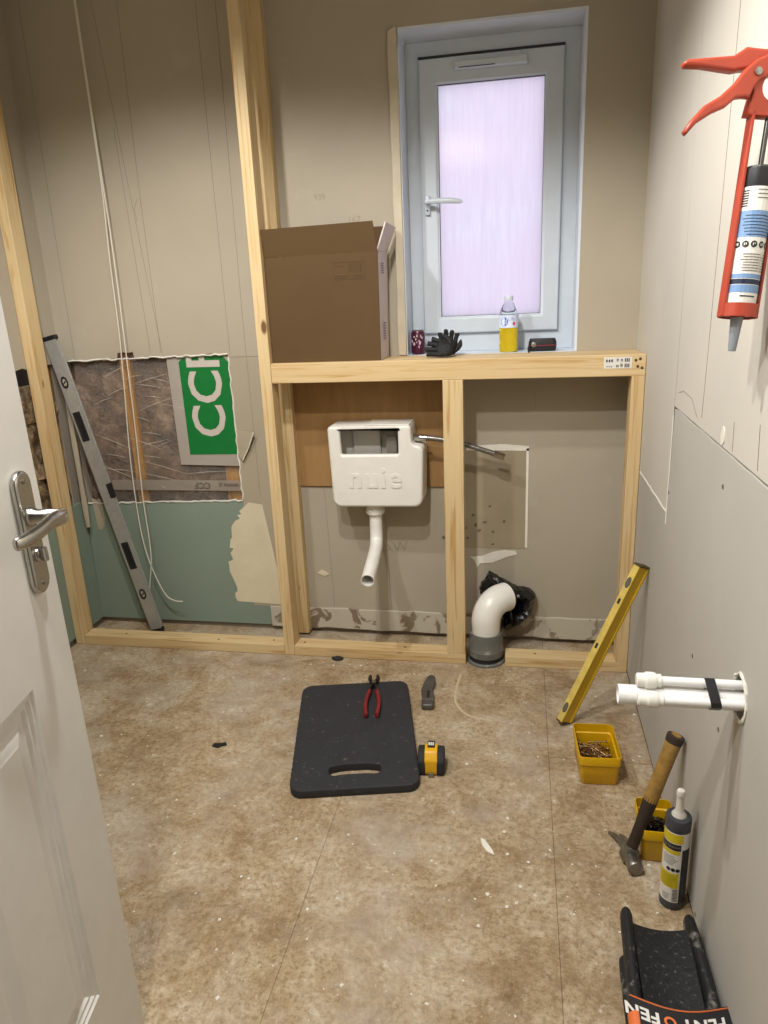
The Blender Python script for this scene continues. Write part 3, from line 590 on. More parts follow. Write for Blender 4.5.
for z in (.165, L-.165):
    bm = B(); lathe(bm, [(.017, 0), (.017, .004), (.012, .004), (.012, .0015)], 20, T_((0, -.0095, z)) @ Rt(90, 'X') @ Matrix.Diagonal((.75, 1.25, 1, 1))); v_ = obj('vial_ring', bm, M_BLACK, al)
    bm = B(); lathe(bm, [(.011, .0), (.011, .002)], 18, T_((0, -.0095, z)) @ Rt(90, 'X') @ Matrix.Diagonal((.75, 1.25, 1, 1))); obj('vial_face', bm, mat('pale_vial', '#a09a88', .3), v_)
    bm = B(); tube(bm, [(-.006, -.0120, z-.004), (.006, -.0120, z+.004)], .0025, 8); obj('vial', bm, mat('dark_vial_mark', '#3a352c', .3), v_)
for z in (.325, L-.330):
    gb = obj('hand_grip', poly([rounded(rect(-.0155, .0155, z-.055, z+.055), .004), rounded(rect(-.009, .009, z-.045, z+.045), .004)], .024, .002, T_((0, 0, 0)) @ FRONT), M_BLACK, al)
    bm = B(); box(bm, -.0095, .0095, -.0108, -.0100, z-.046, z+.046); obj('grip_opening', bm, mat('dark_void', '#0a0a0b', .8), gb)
bm = B(); box(bm, .012, .0236, -.0106, .0106, L/2-.028, L/2+.028); obj('centre_vial_window', bm, M_BLACK, al)

# ------------------------------------------------------------------ white cables in the left bay
M_WIRE = mat('white_cable', '#d8d2c4', .5)
for pts, lab in (([(-1.75, .165, 2.298), (-1.749, .165, 2.02), (-1.747, .165, 1.80), (-1.746, .165, 1.61), (-1.757, .168, 1.39), (-1.762, .170, 1.15), (-1.775, .172, .95), (-1.79, .17, .70), (-1.79, .165, .50), (-1.78, .16, .36), (-1.755, .155, .25), (-1.715, .15, .155), (-1.68, .15, .128), (-1.645, .15, .125)], 'thin white cable hanging down the left bay with its end curling right'),
                 ([(-1.742, .158, 2.298), (-1.741, .158, 2.02), (-1.739, .158, 1.80), (-1.736, .158, 1.60), (-1.735, .158, 1.35), (-1.741, .160, 1.08), (-1.747, .160, .80), (-1.755, .158, .55), (-1.752, .155, .38), (-1.754, .15, .29), (-1.772, .15, .20), (-1.785, .15, .135)], 'thin white cable hanging down the left bay with its short end hooked left')):
    bm = B(); tube(bm, spline(pts, 6), .0021, 7); tag(obj('cable', bm, M_WIRE, smooth=True), lab, 'cable', 'white cables in the left bay')

# ------------------------------------------------------------------ yellow level leaning on the right wall
p0 = Vector((-.222, -.325, .006)); p1 = Vector((-.021, -.268, .482)); ax = p1-p0; L = ax.length
yl = thing('spirit_level', 'short yellow spirit level leaning against the right wall', 'spirit level', mtx=frame_mtx(p0, ax, (.70, .55, -.38)))
M_YEL = mat('worn_yellow_paint', '#c9a318', .45, var=.1, dust=.6, dustcol='#8d7a4a', dscale=14, dlo=.60, dhi=.7); M_YEL2 = mat('worn_yellow_lit', '#cdb45e', .5, var=.15, vscale=30)
bm = B(); prof = [(-.011, -.021), (.011, -.021), (.011, -.016), (.0085, -.014), (.0085, .014), (.011, .016), (.011, .021), (-.011, .021), (-.011, .016), (-.0085, .014), (-.0085, -.014), (-.011, -.016)]
ringloft(bm, [[Vector((y, x, z)) for x, y in prof] for z in (.004, L)]); obj('beam', bm, M_YEL, yl)
bm = B(); box(bm, -.0215, -.0205, -.0105, .0105, .005, L-.002); obj('edge_face', bm, M_YEL2, yl)  # paler than the beam: lit tone of this upper face put into its colour
for z0, z1 in ((0, .006), (L-.002, L+.004)):
    bm = B(); box(bm, -.022, .022, -.0115, .0115, z0, z1, .001); obj('end_cap', bm, mat('dark_cap', '#4a4022', .6), yl)
for z in (.05, L-.055):
    bm = B(); lathe(bm, [(.0085, 0), (.0085, .0012), (.006, .0016)], 16, T_((-.0212, 0, z)) @ Rt(-90, 'Y') @ Matrix.Diagonal((2.0, 1, 1, 1))); obj('vial_window', bm, mat('smoky_vial', '#5e5c50', .2), yl)
for z in (L*.5, L*.78):
    bm = B(); box(bm, -.0222, -.019, -.004, .004, z-.008, z+.008); obj('rubber_mark', bm, M_BLACKR, yl)

# ------------------------------------------------------------------ yellow bins with screws
M_BIN = mat('yellow_bin_plastic', '#cfa20a', .4)
def bin_(loc, rotz, label, w=.094, d=.142, h=.085):
    t = thing('storage_bin', label, 'bin', loc, (0, 0, rotz), group='yellow bins on the floor')
    bm = B(); w2, d2 = w+.012, d+.012
    ringloft(bm, [rr(w-.006, d-.006, .008, 0), rr(w-.001, d-.001, .010, .004), rr(w+.004, d+.004, .010, h*.68), rr(w2-.001, d2-.001, .011, h*.71), rr(w2, d2, .011, h-.001), rr(w2-.001, d2-.001, .011, h), rr(w2-.004, d2-.004, .010, h), rr(w2-.005, d2-.005, .010, h*.72), rr(w+.0, d+.0, .009, h*.69), rr(w-.006, d-.006, .008, .004)]); obj('bin_shell', bm, M_BIN, t, smooth=True, angle=35); return t
b1 = bin_((-.150, -.523, 0), math.radians(3), 'yellow plastic bin of brass coloured screws below the yellow level')
b2 = bin_((-.0455, -.795, 0), math.radians(0), 'yellow plastic bin of black screws behind the hammer', .068, .100)
def screwmesh(L, r):
    bm = B(); lathe(bm, [(.0003, 0), (r*.7, L*.12), (r*.75, L-.006), (r*1.2, L-.004), (r*2.1, L-.0008), (r*2.1, L)], 6); return finish(bm, 'screw')
def pour(cx, cy, rotz, wx, wy, n, m, L, r, label, group, z0, z1, seed):
    q = random.Random(seed); me = screwmesh(L, r); me.materials.append(m); Rz = Matrix.Rotation(rotz, 2)
    for k in range(n):
        a = q.uniform(0, 2*PI); tl = q.uniform(-.12, .16)
        ex = abs(math.cos(a))*L/2; ey = abs(math.sin(a))*L/2
        x = q.uniform(-max(.002, wx/2-ex), max(.002, wx/2-ex)); y = q.uniform(-max(.002, wy/2-ey), max(.002, wy/2-ey)); c = Rz @ Vector((x, y))
        d = Vector((math.cos(a+rotz)*math.cos(tl), math.sin(a+rotz)*math.cos(tl), math.sin(tl))); z = z0+(z1-z0)*k/n
        p = Vector((cx+c.x, cy+c.y, z)) - d*L/2
        o = bpy.data.objects.new('screw', me); COL.objects.link(o); o.matrix_world = frame_mtx(p, d, d.orthogonal()); tag(o, label, 'screw', group)
pour(-.150, -.523, math.radians(3), .082, .130, 110, mat('dull_brass_screw', '#8a6c48', .35, .7, var=.3), .050, .0023, 'brass coloured wood screw lying in the left yellow bin', 'brass screws in the left bin', .009, .046, 4)
pour(-.0455, -.795, 0, .060, .092, 110, mat('black_screw', '#17171b', .35, .5), .038, .0020, 'black drywall screw lying in the right yellow bin', 'black screws in the right bin', .009, .064, 5)

# ------------------------------------------------------------------ hammer
hd = Vector((-.108, -.848, .0165)); top = Vector((-.0215, -.811, .306)); ax = top-hd
hm = thing('claw_hammer', 'claw hammer with worn yellow grip leaning against the right wall', 'hammer', mtx=frame_mtx(hd, ax, (-.17, .98, .0)))
L = ax.length
M_HST = mat('worn_hammer_steel', '#86837b', .4, .85, var=.3, vscale=40)
bm = B(); tube(bm, [(-.005, 0, .0), (-.022, 0, .0), (-.026, 0, 0), (-.044, 0, -.001), (-.047, 0, -.001)], [.0155, .0140, .0160, .0170, .0150], 20); box(bm, -.016, .018, -.0155, .0155, -.016, .022, .006); hh = obj('head', bm, M_HST, hm, smooth=True, angle=40)
for s in (-1, 1):
    bm = B(); tube(bm, spline([(.010, s*.005, .004), (.036, s*.008, .004), (.062, s*.0105, -.003), (.086, s*.0125, -.014)], 5), [.0105-.0055*k/15 for k in range(16)], 10, sq=.8); obj('claw', bm, M_HST, hh, smooth=True)
bm = B(); tube(bm, [(0, 0, .010), (0, 0, .05), (0, 0, .10), (0, 0, .14)], [.0135, .0125, .0130, .0140], 16, sq=.9); obj('shaft', bm, mat('dark_shaft', '#3a2f25', .5, .3, var=.3, vscale=30), hm, smooth=True)
bm = B(); tube(bm, [(0, 0, .13), (0, 0, .142), (0, 0, .20), (0, 0, .27), (0, 0, L-.014)], [.0140, .0160, .0158, .0165, .0175], 18, sq=.9); obj('grip', bm, mat('worn_yellow_grip', '#927034', .6, var=.3, vscale=50, dust=.7, dustcol='#a78a52', dscale=20, dlo=.5, dhi=.7), hm, smooth=True)
bm = B(); tube(bm, [(0, 0, .085), (0, 0, .10), (0, 0, .135), (0, 0, .15)], [.0132, .0145, .0160, .0158], 16, sq=.9); obj('grip_collar', bm, mat('dark_brown_rubber', '#2e241d', .6), hm, smooth=True)
bm = B(); tube(bm, [(0, 0, L-.018), (0, 0, L-.008), (0, 0, L-.002), (0, 0, L)], [.0180, .0192, .0188, .0155], 18, sq=.9); obj('end_cap', bm, MATS['dark_brown_rubber'], hm, smooth=True, angle=40)
bm = B(); lathe(bm, [(.0125, 0), (.0125, .0012)], 16, T_((0, 0, L-.0004)) @ Matrix.Diagonal((1, .8, 1, 1))); obj('cap_face', bm, MATS['worn_yellow_grip'], hm)

# ------------------------------------------------------------------ sealant cartridge on the floor
ct = thing('sealant_cartridge', 'white and yellow labelled sealant cartridge standing on the floor by the right wall', 'cartridge', (-.037, -.952, 0))
M_TUBE = mat('dark_grey_tube', '#25262a', .4); Rr = .0245
bm = B(); lathe(bm, [(.0235, 0), (.0245, .002), (.0245, .018), (.0242, .02), (.0242, .190), (.0247, .192), (.0247, .212), (.0238, .215), (.012, .217)], 32); obj('tube', bm, mat('dark_slate_tube', '#3b3e46', .4), ct, smooth=True, angle=40)
bm = B(); lathe(bm, [(.0145, .215), (.0145, .218), (.010, .224), (.0078, .230), (.0070, .262), (.0085, .263), (.0085, .270), (.0068, .274), (.0055, .2745)], 20); obj('nozzle', bm, mat('white_nozzle', '#dfdbd2', .5), ct, smooth=True, angle=40)
def labels(parent, R, pieces):
    lab0 = None
    for name, a0, a1, z0, z1, m, lift in pieces:
        bm = B(); arc(bm, R+lift, a0, a1, z0, z1, 14); o = obj(name, bm, m, parent if lab0 is None else lab0)
        if lab0 is None: lab0 = o
    return lab0
M_LW = mat('white_label', '#d9d6cf', .45); M_LY = mat('yellow_label', '#c9b41c', .45); M_LB = mat('black_label', '#191816', .4); M_LG = mat('grey_text', '#6c6962', .6)
th = math.radians
A0, A1 = th(-110), th(16)
pc = [('label', A0, A1, .020, .188, M_LW, .0003), ('label_band', A0, A1, .165, .186, M_LY, .0006), ('label_band', A0, th(9), .148, .163, M_LB, .0006), ('label_band', A0, th(6), .138, .147, M_LY, .0006), ('label_band', A0, th(8), .055, .092, M_LY, .0006), ('label_band', A1, th(120), .020, .150, M_LB, .0006), ('label_band', A1, th(120), .150, .188, M_LW, .0004)]
for k in range(6): pc.append(('text_line', th(-70), th(rng.uniform(-25, 5)), .112+.004*k, .1132+.004*k, M_LG, .0008))
for k in range(6): pc.append(('text_line', th(-70), th(rng.uniform(-25, 5)), .060+.005*k, .0612+.005*k, mat('olive_text', '#7d7016', .6), .0009))
for k in range(4): pc.append(('text_line', th(-60), th(rng.uniform(-40, -15)), .026+.004*k, .0272+.004*k, M_LG, .0008))
for k in range(9): pc.append(('barcode_bar', th(-14), th(10), .024+.0034*k, .0256+.0034*k, mat('bar_ink', '#4c4a55', .6), .0008))
lb = labels(ct, .0242, pc)
bm = B()
for k in range(3): disc(bm, .0251, th(-40+21*k), .101, .0042, .0042)
obj('label_icon', bm, M_LB, lb)
bm = B()
for k in range(9): arc(bm, .0252, th(-82+10*k), th(-75+10*k), .1535, .158, 2)
obj('label_lettering', bm, MATS['grey_text'], lb)

# ------------------------------------------------------------------ knee pad at the lower right
kp = thing('knee_pad', 'black knee pad with dusty padding and lettered strap at the foot of the right wall', 'knee pad', (-.0835, -1.188, 0), (0, 0, th(-1)))
M_KP = mat('dusty_black_foam', '#0d0e10', .7, var=.2, bmp=.3, dust=.55, dustcol='#8f8c86', dscale=140, dlo=.58, dhi=.72)
M_KR = mat('dusty_black_rail', '#16171a', .55, dust=.75, dustcol='#9a978f', dscale=30, dlo=.54, dhi=.68)
bm = B(); N = 12; loops = []
for j in range(9):
    y = .130-.30*j/8; l = []
    for i in range(N+1):
        x = -.050+.100*i/N; l.append(Vector((x, y, .030+.010*(abs(x)/.05)**2+.003*math.sin(j*.9))))
    for i in range(N, -1, -1):
        x = -.050+.100*i/N; l.append(Vector((x, y, .004)))
    loops.append(l)
ringloft(bm, loops); obj('centre_pad', bm, M_KP, kp, smooth=True, angle=50)
for s, nm in ((-1, 0), (1, 1)):
    x = s*.059; bm = B()
    tube(bm, spline([(x, .150, .030), (x, .142, .034), (x+s*.002, .10, .036), (x+s*.004, .02, .036), (x+s*.006, -.08, .036), (x+s*.006, -.17, .034)], 5), [.005, .010, .0112, .0118, .012]+[.012]*21, 14, sq=1.7, ref=(1, 0, 0)); obj('side_bolster', bm, M_KR, kp, smooth=True)
    bm = B(); tube(bm, spline([(x+s*.008, .07, .018), (x+s*.010, .02, .018), (x+s*.010, -.08, .018), (x+s*.010, -.17, .016)], 5), [.006]+[.0135]*15, 12); obj('outer_rail', bm, M_KR, kp, smooth=True)
M_ST = mat('black_strap_webbing', '#19191b', .7)
def strapz(x): return .066-.008*(x/.075)**2
def strapy(x, s): return -.034-.028*math.cos(x/.085*PI/2)-s
bm = B(); nn = 26; bot, topv = [], []
for off, th_ in ((.0, 0), ):
    gA = [[Vector((x, strapy(x, s), strapz(x)-.010*(s/.06)**2*0+dz)) for x in [(-.076+.164*i/nn) for i in range(nn+1)]] for s, dz in ((0, 0), (.06, .004), (.06, .001), (0, -.003))]
    for a, b in zip(gA, gA[1:]+gA[:1]):
        for i in range(nn):
            bm.faces.new([bm.verts.new(p) for p in (a[i], a[i+1], b[i+1], b[i])])
bmesh.ops.remove_doubles(bm, verts=bm.verts[:], dist=1e-5); stp = obj('strap', bm, M_ST, kp, smooth=True, angle=40)
M_OR = mat('orange_edging', '#d8703a', .6)
for s in (.004, .056):
    bm = B(); tube(bm, [(x, strapy(x, s), strapz(x)+.0045*s/.06+.0006) for x in [(-.076+.164*i/nn) for i in range(nn+1)]], .0012, 5); obj('edging', bm, M_OR, stp)
def bent(me):
    for v in me.vertices:
        x, y = v.co.x, v.co.y; v.co = Vector((x, strapy(x, .030-y), strapz(x)+.0033))
    return me
R180 = Rt(180, 'Z')
t1 = text('FENT', .030, 0, T_((.036, 0, 0)) @ R180, bold=.001, space=1.05); t2 = text('FEN', .030, 0, T_((-.060, 0, 0)) @ R180, bold=.001, space=1.05)
for me in (t1, t2): pass
obj('strap_lettering', bent(t1), mat('white_strap_ink', '#d9d6d0', .6), stp); obj('strap_lettering', bent(t2), MATS['white_strap_ink'], stp)
ring = poly([[(-.018+.0095*math.cos(2*PI*k/24), .0095*math.sin(2*PI*k/24)) for k in range(24)], [(-.018+.0055*math.cos(2*PI*k/24), .0055*math.sin(2*PI*k/24)) for k in range(24)]], 0)
obj('strap_lettering', bent(ring), M_OR, stp)
bm = B(); tube(bm, [(-.074, -.078, .060), (-.074, -.12, .058)], .0115, 10, sq=.6); obj('strap_tab', bm, M_OR, kp, smooth=True)

# ------------------------------------------------------------------ pipes stubbed out of the right wall
pi = thing('pipe_stub', 'white waste pipe and two thin capped pipes taped together coming out of the right wall', 'pipes', (0, -1.112, .577))
M_WP = mat('white_pvc_pipe', '#e9e8e6', .3)
def hpipe(name, y, z, r, x1, x0=.03, parent=pi, m=M_WP, hollow=False):
    bm = B(); seg = 24
    if hollow:
        lathe(bm, [(r*.86, .02), (r*.86, -x1+x0*0), (r*.9, -x1), (r, -x1), (r, -x0)], seg, T_((0, y, z)) @ Rt(-90, 'Y'), True, True)
    else: tube(bm, [(x0, y, z), (x1, y, z)], r, 16)
    return obj(name, bm, m, parent, smooth=True, angle=40)
bm = B(); Mx = T_((0, 0, -.002)) @ Rt(-90, 'Y'); lathe(bm, [(.0165, -.03), (.0165, .1915), (.0160, .192), (.0142, .192), (.0142, .02)], 28, Mx, True, True); obj('waste_pipe', bm, M_WP, pi, smooth=True, angle=40)
M_FIT = mat('cream_push_fitting', '#e2dfd6', .4)
for y, z, xe in ((.001, .0262, -.146), (-.0245, .0055, -.146)):
    bm = B(); tube(bm, [(.03, y, z), (xe+.01, y, z)], .0076, 16); tp = obj('water_pipe', bm, M_WP, pi, smooth=True)
    bm = B(); lathe(bm, [(.0085, -.004), (.0108, -.003), (.0108, .004), (.0125, .005), (.0138, .010), (.0138, .020), (.0118, .023), (.0112, .034), (.0095, .036)], 22, T_((xe+.018, y, z)) @ Rt(-90, 'Y')); obj('stop_end', bm, M_FIT, tp, smooth=True, angle=30)
tp_ = B(); ring = []
for a, b, rad in ((.001, .0262, .0086), (0, -.002, .0175), (-.0245, .0055, .0086)):
    ring += [(a+rad*math.cos(2*PI*k/24), b+rad*math.sin(2*PI*k/24)) for k in range(24)]
def hull(pts):
    pts = sorted(set(pts)); 
    def half(P):
        h = []
        for p in P:
            while len(h) > 1 and (h[-1][0]-h[-2][0])*(p[1]-h[-2][1])-(h[-1][1]-h[-2][1])*(p[0]-h[-2][0]) <= 0: h.pop()
            h.append(p)
        return h[:-1]
    return half(pts)+half(pts[::-1])
hu = hull(ring); ringloft(tp_, [[Vector((-.036-.18*b, a, b)) for a, b in hu], [Vector((-.052-.18*b, a, b)) for a, b in hu]], False, False); obj('tape', tp_, mat('black_tape', '#161618', .4), pi, smooth=True, angle=40)

# ------------------------------------------------------------------ kneeling mat with the tools on and beside it
mt = thing('kneeling_mat', 'black foam kneeling mat with a slot handle lying on the floor', 'mat', (-.822, -.462, 0), (0, 0, th(12.6)))
M_FOAM = mat('black_foam', '#26272a', .75, var=.12, vscale=10, bmp=.1, bscale=200, dust=.45, dustcol='#7d7a74', dscale=60, dlo=.60, dhi=.72)
mo = rounded(rect(-.1700, .1700, -.262, .262), .034, 8)
slot = rounded([(-.070, -.208), (-.03, -.202), (.03, -.202), (.070, -.208), (.070, -.168), (.03, -.160), (-.03, -.160), (-.070, -.168)], .016, 4)
obj('foam_pad', poly([mo, slot], .024, .003, T_((0, 0, .012))), M_FOAM, mt)
bm = B()
for sx in (-1, 1):
    for k in range(19): box(bm, sx*.1705-.0008, sx*.1705+.0008, -.215+.0235*k, -.215+.0235*k+.013, .004, .020)
obj('edge_ribs', bm, M_BLACKR, mt)
pl = thing('pliers', 'water pump pliers with red handles lying on the black mat', 'pliers', (-.806, -.270, .0245), (0, 0, th(9))); pl.scale = (.88, 1.28, 1.1)
M_RED = mat('dark_red_grip', '#7e1f22', .5); M_DST = mat('dark_tool_steel', '#3a342f', .45, .7)
for s in (1, -1):
    bm = B(); tube(bm, spline([(-s*.012, .072, .010), (-s*.016, .060, .010), (-s*.006, .046, .010), (s*.006, .028, .009), (s*.014, .004, .009)], 5), [.005]+[.0085]*8+[.007]*12, 10, sq=.7, ref=(0, 0, 1)); obj('jaw', bm, M_DST, pl, smooth=True)
    bm = B(); tube(bm, spline([(s*.012, .006, .009), (s*.021, -.03, .009), (s*.023, -.065, .009), (s*.019, -.100, .009), (s*.018, -.106, .009)], 5), [.0065]+[.0078]*17+[.0078, .006, .003], 12, sq=.9); obj('handle', bm, M_RED, pl, smooth=True)
bm = B(); lathe(bm, [(.007, 0), (.007, .006), (.004, .0075)], 14, T_((0, .038, .012))); obj('pivot', bm, M_STEEL, pl, smooth=True, angle=30)
kn = thing('utility_knife', 'grey metal utility knife with a bent handle right of the mat', 'knife', (-.637, -.212, 0), (0, 0, th(5)))
ko = rounded([(-.020, -.090), (.019, -.092), (.018, -.030), (.012, .010), (.020, .050), (.019, .086), (.008, .098), (-.006, .090), (-.018, .045), (-.024, .005), (-.020, -.035)], .010, 4)
obj('body', poly([ko], .020, .005, T_((0, 0, .010)), 3), mat('scuffed_grey_metal', '#5d5a57', .4, .5, var=.15, vscale=30), kn, smooth=True, angle=50)
bm = B(); box(bm, -.0195, .0185, -.060, -.054, .016, .0208, .001); obj('nose_band', bm, M_STEEL, kn)
bm = B(); lathe(bm, [(.004, 0), (.004, .001), (.002, .0014)], 12, T_((-.006, .035, .0199))); obj('screw', bm, M_STEEL, kn)
bm = B(); box(bm, -.004, .004, -.045, -.010, .0195, .0225, .001); obj('blade_slider', bm, M_BLACK, kn)
tm = thing('tape_measure', 'yellow and black tape measure beside the black mat', 'tape measure', (-.583, -.580, 0), (0, 0, th(4)))
tp0 = rounded([(-.036, 0), (.034, 0), (.036, .030), (.030, .058), (.010, .068), (-.018, .066), (-.034, .045)], .012, 5)
TM = Rt(90, 'Z') @ Rt(90, 'X')
obj('case', poly([tp0], .034, .002, TM, 3), mat('tape_yellow', '#dca714', .4), tm, smooth=True, angle=50)
for s in (-1, 1):
    tps = rounded([(-.038, 0), (.036, 0), (.038, .031), (.028, .054), (.010, .062), (-.016, .060), (-.035, .042)], .012, 5)
    obj('rubber_side', poly([tps], .022, .005, T_((s*.0245, 0, 0)) @ TM, 3), M_BLACKR, tm, smooth=True, angle=50)
lbl = B(); box(lbl, -.010, .010, -.004, .026, .0660, .0690, .001); lo_ = obj('top_label', lbl, M_BLACK, tm)
for k in range(3):
    bm = B(); box(bm, -.008+.0055*k, -.004+.0055*k, .004, .018, .0688, .0694); obj('label_print', bm, MATS['white_label'], lo_)
bm = B(); box(bm, -.007, .007, -.043, -.037, .001, .014, .001); obj('tape_hook', bm, M_STEEL, tm)

# ------------------------------------------------------------------ sealant gun hanging at the right wall, with its cartridge
C0 = Vector((-.3582, -2.2228, 1.2297))
gb0 = Vector((-.0500, -1.066, 1.1790)); gt0 = Vector((-.0240, -1.028, 1.4600))
gaxis = (gt0-gb0).normalized()
gm_ = frame_mtx(gb0, gaxis, (.982, .182, -.04)) @ Matrix.Scale(.93, 4)
gn = thing('sealant_gun', 'red skeleton sealant gun hanging nose down at the right wall', 'sealant gun', mtx=gm_)
M_GUN = mat('red_orange_enamel', '#a23c26', .4, var=.08); M_GUND = mat('dark_rod_steel', '#5a5a58', .35, .8)
GF = FRONT
# local: x to the right of the picture, z up the gun, y away from the viewer
bm = B(); box(bm, -.0285, -.0235, -.010, .010, .0, .298, .0015); obj('side_rail', bm, M_GUN, gn)
bm = B(); box(bm, .0235, .0285, -.010, .010, .0, .298, .0015); obj('side_rail', bm, M_GUN, gn)
bm = B(); lathe(bm, [(.0285, 0), (.0285, .020), (.0272, .020), (.0272, .003), (.011, .003), (.011, 0)], 28, cap0=False, cap1=False); obj('nose_cup', bm, M_GUN, gn, smooth=True, angle=40)
obj('body_bracket', poly([[(-0.0366, 0.2905), (0.0366, 0.2905), (0.0387, 0.3228), (0.0215, 0.3712), (-0.0108, 0.3820), (-0.0387, 0.3551), (-0.0323, 0.3228)], [(-.002+.017*math.cos(2*PI*k/16), .330+.019*math.sin(2*PI*k/16)) for k in range(16)]], .020, .002, GF), M_GUN, gn)
obj('fixed_handle', poly([[(-0.1474, 0.3562), (-0.1388, 0.3615), (-0.0689, 0.3712), (-0.0506, 0.3841), (-0.0108, 0.3831), (0.0215, 0.3766), (0.0215, 0.3605), (-0.0377, 0.3551), (-0.0581, 0.3519), (-0.0667, 0.3497), (-0.1184, 0.3529), (-0.1431, 0.3519)]], .018, .004, T_((0, .004, 0)) @ GF), M_GUN, gn).scale.x = .94
obj('trigger', poly([[(-0.0215, 0.3712), (-0.0366, 0.3648), (-0.0538, 0.3497), (-0.0667, 0.3303), (-0.0861, 0.3110), (-0.1098, 0.2959), (-0.1280, 0.2744), (-0.1377, 0.2582), (-0.1323, 0.2539), (-0.1184, 0.2712), (-0.0968, 0.2862), (-0.0764, 0.2959), (-0.0624, 0.3088), (-0.0506, 0.3110), (-0.0409, 0.3110), (-0.0366, 0.3250), (-0.0291, 0.3357), (-0.0129, 0.3443), (-0.0086, 0.3605)]], .014, .004, T_((0, -.010, 0)) @ GF), M_GUN, gn).scale.x = .94
bm = B(); lathe(bm, [(.0055, 0), (.0055, .002), (.003, .003)], 14, T_((-.033, -.0180, .346)) @ Rt(90, 'X')); obj('pivot_screw', bm, M_STEEL, gn)
bm = B(); tube(bm, spline([(0, 0, .222), (0, 0, .36), (0, 0, .46), (.0, 0, .500), (.012, 0, .512), (.026, 0, .506), (.030, 0, .492)], 6), .0038, 10); obj('push_rod', bm, M_GUND, gn, smooth=True)
bm = B(); lathe(bm, [(.021, .214), (.021, .220), (.006, .224)], 22); obj('plunger', bm, M_GUND, gn)
bm = B(); box(bm, -.014, .010, -.006, .006, .380, .390, .001); obj('release_tab', bm, M_STEEL, gn)
# a nail in the wall carries the hooked rod
hk = gm_ @ Vector((.014, 0, .505)); bm = B(); tube(bm, [(.012, hk.y, hk.z), (hk.x-.02, hk.y, hk.z)], .0022, 8); lathe(bm, [(.005, 0), (.005, .0015)], 10, T_((hk.x-.02, hk.y, hk.z)) @ Rt(-90, 'Y'))
tag(obj('nail', bm, M_STEEL), 'steel nail in the right wall from which the red sealant gun hangs', 'nail')
gc = thing('sealant_cartridge', 'blue and white labelled sealant cartridge held nose down in the red gun', 'cartridge', mtx=gm_ @ T_((0, 0, .004)) @ Matrix.Scale(.955, 4, (0, 0, 1)))
bm = B(); lathe(bm, [(.012, 0), (.0225, .001), (.0235, .004), (.0235, .196), (.0238, .197), (.0238, .222), (.022, .223), (.020, .215)], 32); obj('tube', bm, M_BLACK, gc, smooth=True, angle=40)
nz = mat('translucent_grey_nozzle', '#9aa0a8', .35, trans=.35); bm = B(); lathe(bm, [(.0100, .0), (.0090, -.010), (.0060, -.055), (.0052, -.058)], 18); obj('nozzle', bm, nz, gc, smooth=True)
M_BL = mat('label_blue', '#6f8fb8', .4); M_DB = mat('label_dark_blue', '#16233a', .4)
a0, a1 = th(-100), th(100)
pc = [('label', a0, a1, .016, .194, M_LW, .0003), ('label_band', a0, a1, .118, .158, M_BL, .0005), ('label_band', a0, a1, .033, .045, M_BL, .0005), ('label_band', a0, a1, .046, .054, M_DB, .0005), ('label_band', a0, a1, .055, .062, M_BL, .0005)]
for k in range(7): pc.append(('text_line', th(-62+rng.uniform(0, 30)), a1, .121+.0048*k, .1222+.0048*k, M_DB, .0007))
for k in range(7): pc.append(('text_line', th(-50+rng.uniform(0, 20)), th(24), .066+.0042*k, .0674+.0042*k, M_LG, .0007))
for k in range(7): pc.append(('text_line', th(32+rng.uniform(0, 10)), a1, .066+.0042*k, .0674+.0042*k, M_LG, .0007))
for k in range(3): pc.append(('text_line', th(-20), a1, .176+.006*k, .1775+.006*k, M_LG, .0007))
for k in range(7): pc.append(('barcode_bar', th(-75), th(-48), .164+.0038*k, .166+.0038*k, M_LB, .0007))
pc.append(('text_line', th(-28), th(28), .0265, .0285, M_DB, .0007)); pc.append(('text_line', th(28), th(29.5), .066, .096, M_LG, .0007))
lb = labels(gc, .0235, pc)
bm = B()
for k in range(5): disc(bm, .0243, th(-64+29*k), .107, .0049, .0052)
obj('label_icon', bm, M_LB, lb)
obj('icon_mark', join(*[wrap(poly([rect(-.002, -.0008, -.002, .002), rect(.0005, .002, -.002+.001*(k % 3), .002)], 0), .0246, th(-64+29*k), .107) for k in range(5)]), M_LW, lb)

# ------------------------------------------------------------------ door with lever handle
DW, DH, DT = .726, 1.98, .036
dang = th(99.8); hinge = Vector((-.8720, -2.094, .008))
dr = thing('door_1', 'white panelled door standing open on the left with chrome lever handle', 'door', mtx=T_(hinge) @ Matrix.Rotation(-.0125, 4, 'Y') @ Matrix.Rotation(dang, 4, 'Z')); struct(dr)
# local: x from hinge to free edge, y = thickness (visible face at y=0 looks to -y), z up
bm = B()
def fpanel(x0, x1, z0, z1):
    loops = []
    for ins, dep in ((0, 0), (.003, .004), (.008, .003), (.012, .007), (.018, .006), (.022, .010), (.030, .010), (.052, .003)):
        loops.append([Vector((x0+ins, dep, z0+ins)), Vector((x1-ins, dep, z0+ins)), Vector((x1-ins, dep, z1-ins)), Vector((x0+ins, dep, z1-ins))])
    ringloft(bm, loops, False, True)
xs = [0, .114, .318, .408, DW-.114, DW]; zs = [0, .22, .747, 1.11, 1.85, DH]
for i in range(5):
    for j in range(5):
        if i in (1, 3) and j in (1, 3): fpanel(xs[i], xs[i+1], zs[j], zs[j+1]); continue
        bm.faces.new([bm.verts.new(p) for p in ((xs[i], 0, zs[j]), (xs[i+1], 0, zs[j]), (xs[i+1], 0, zs[j+1]), (xs[i], 0, zs[j+1]))])
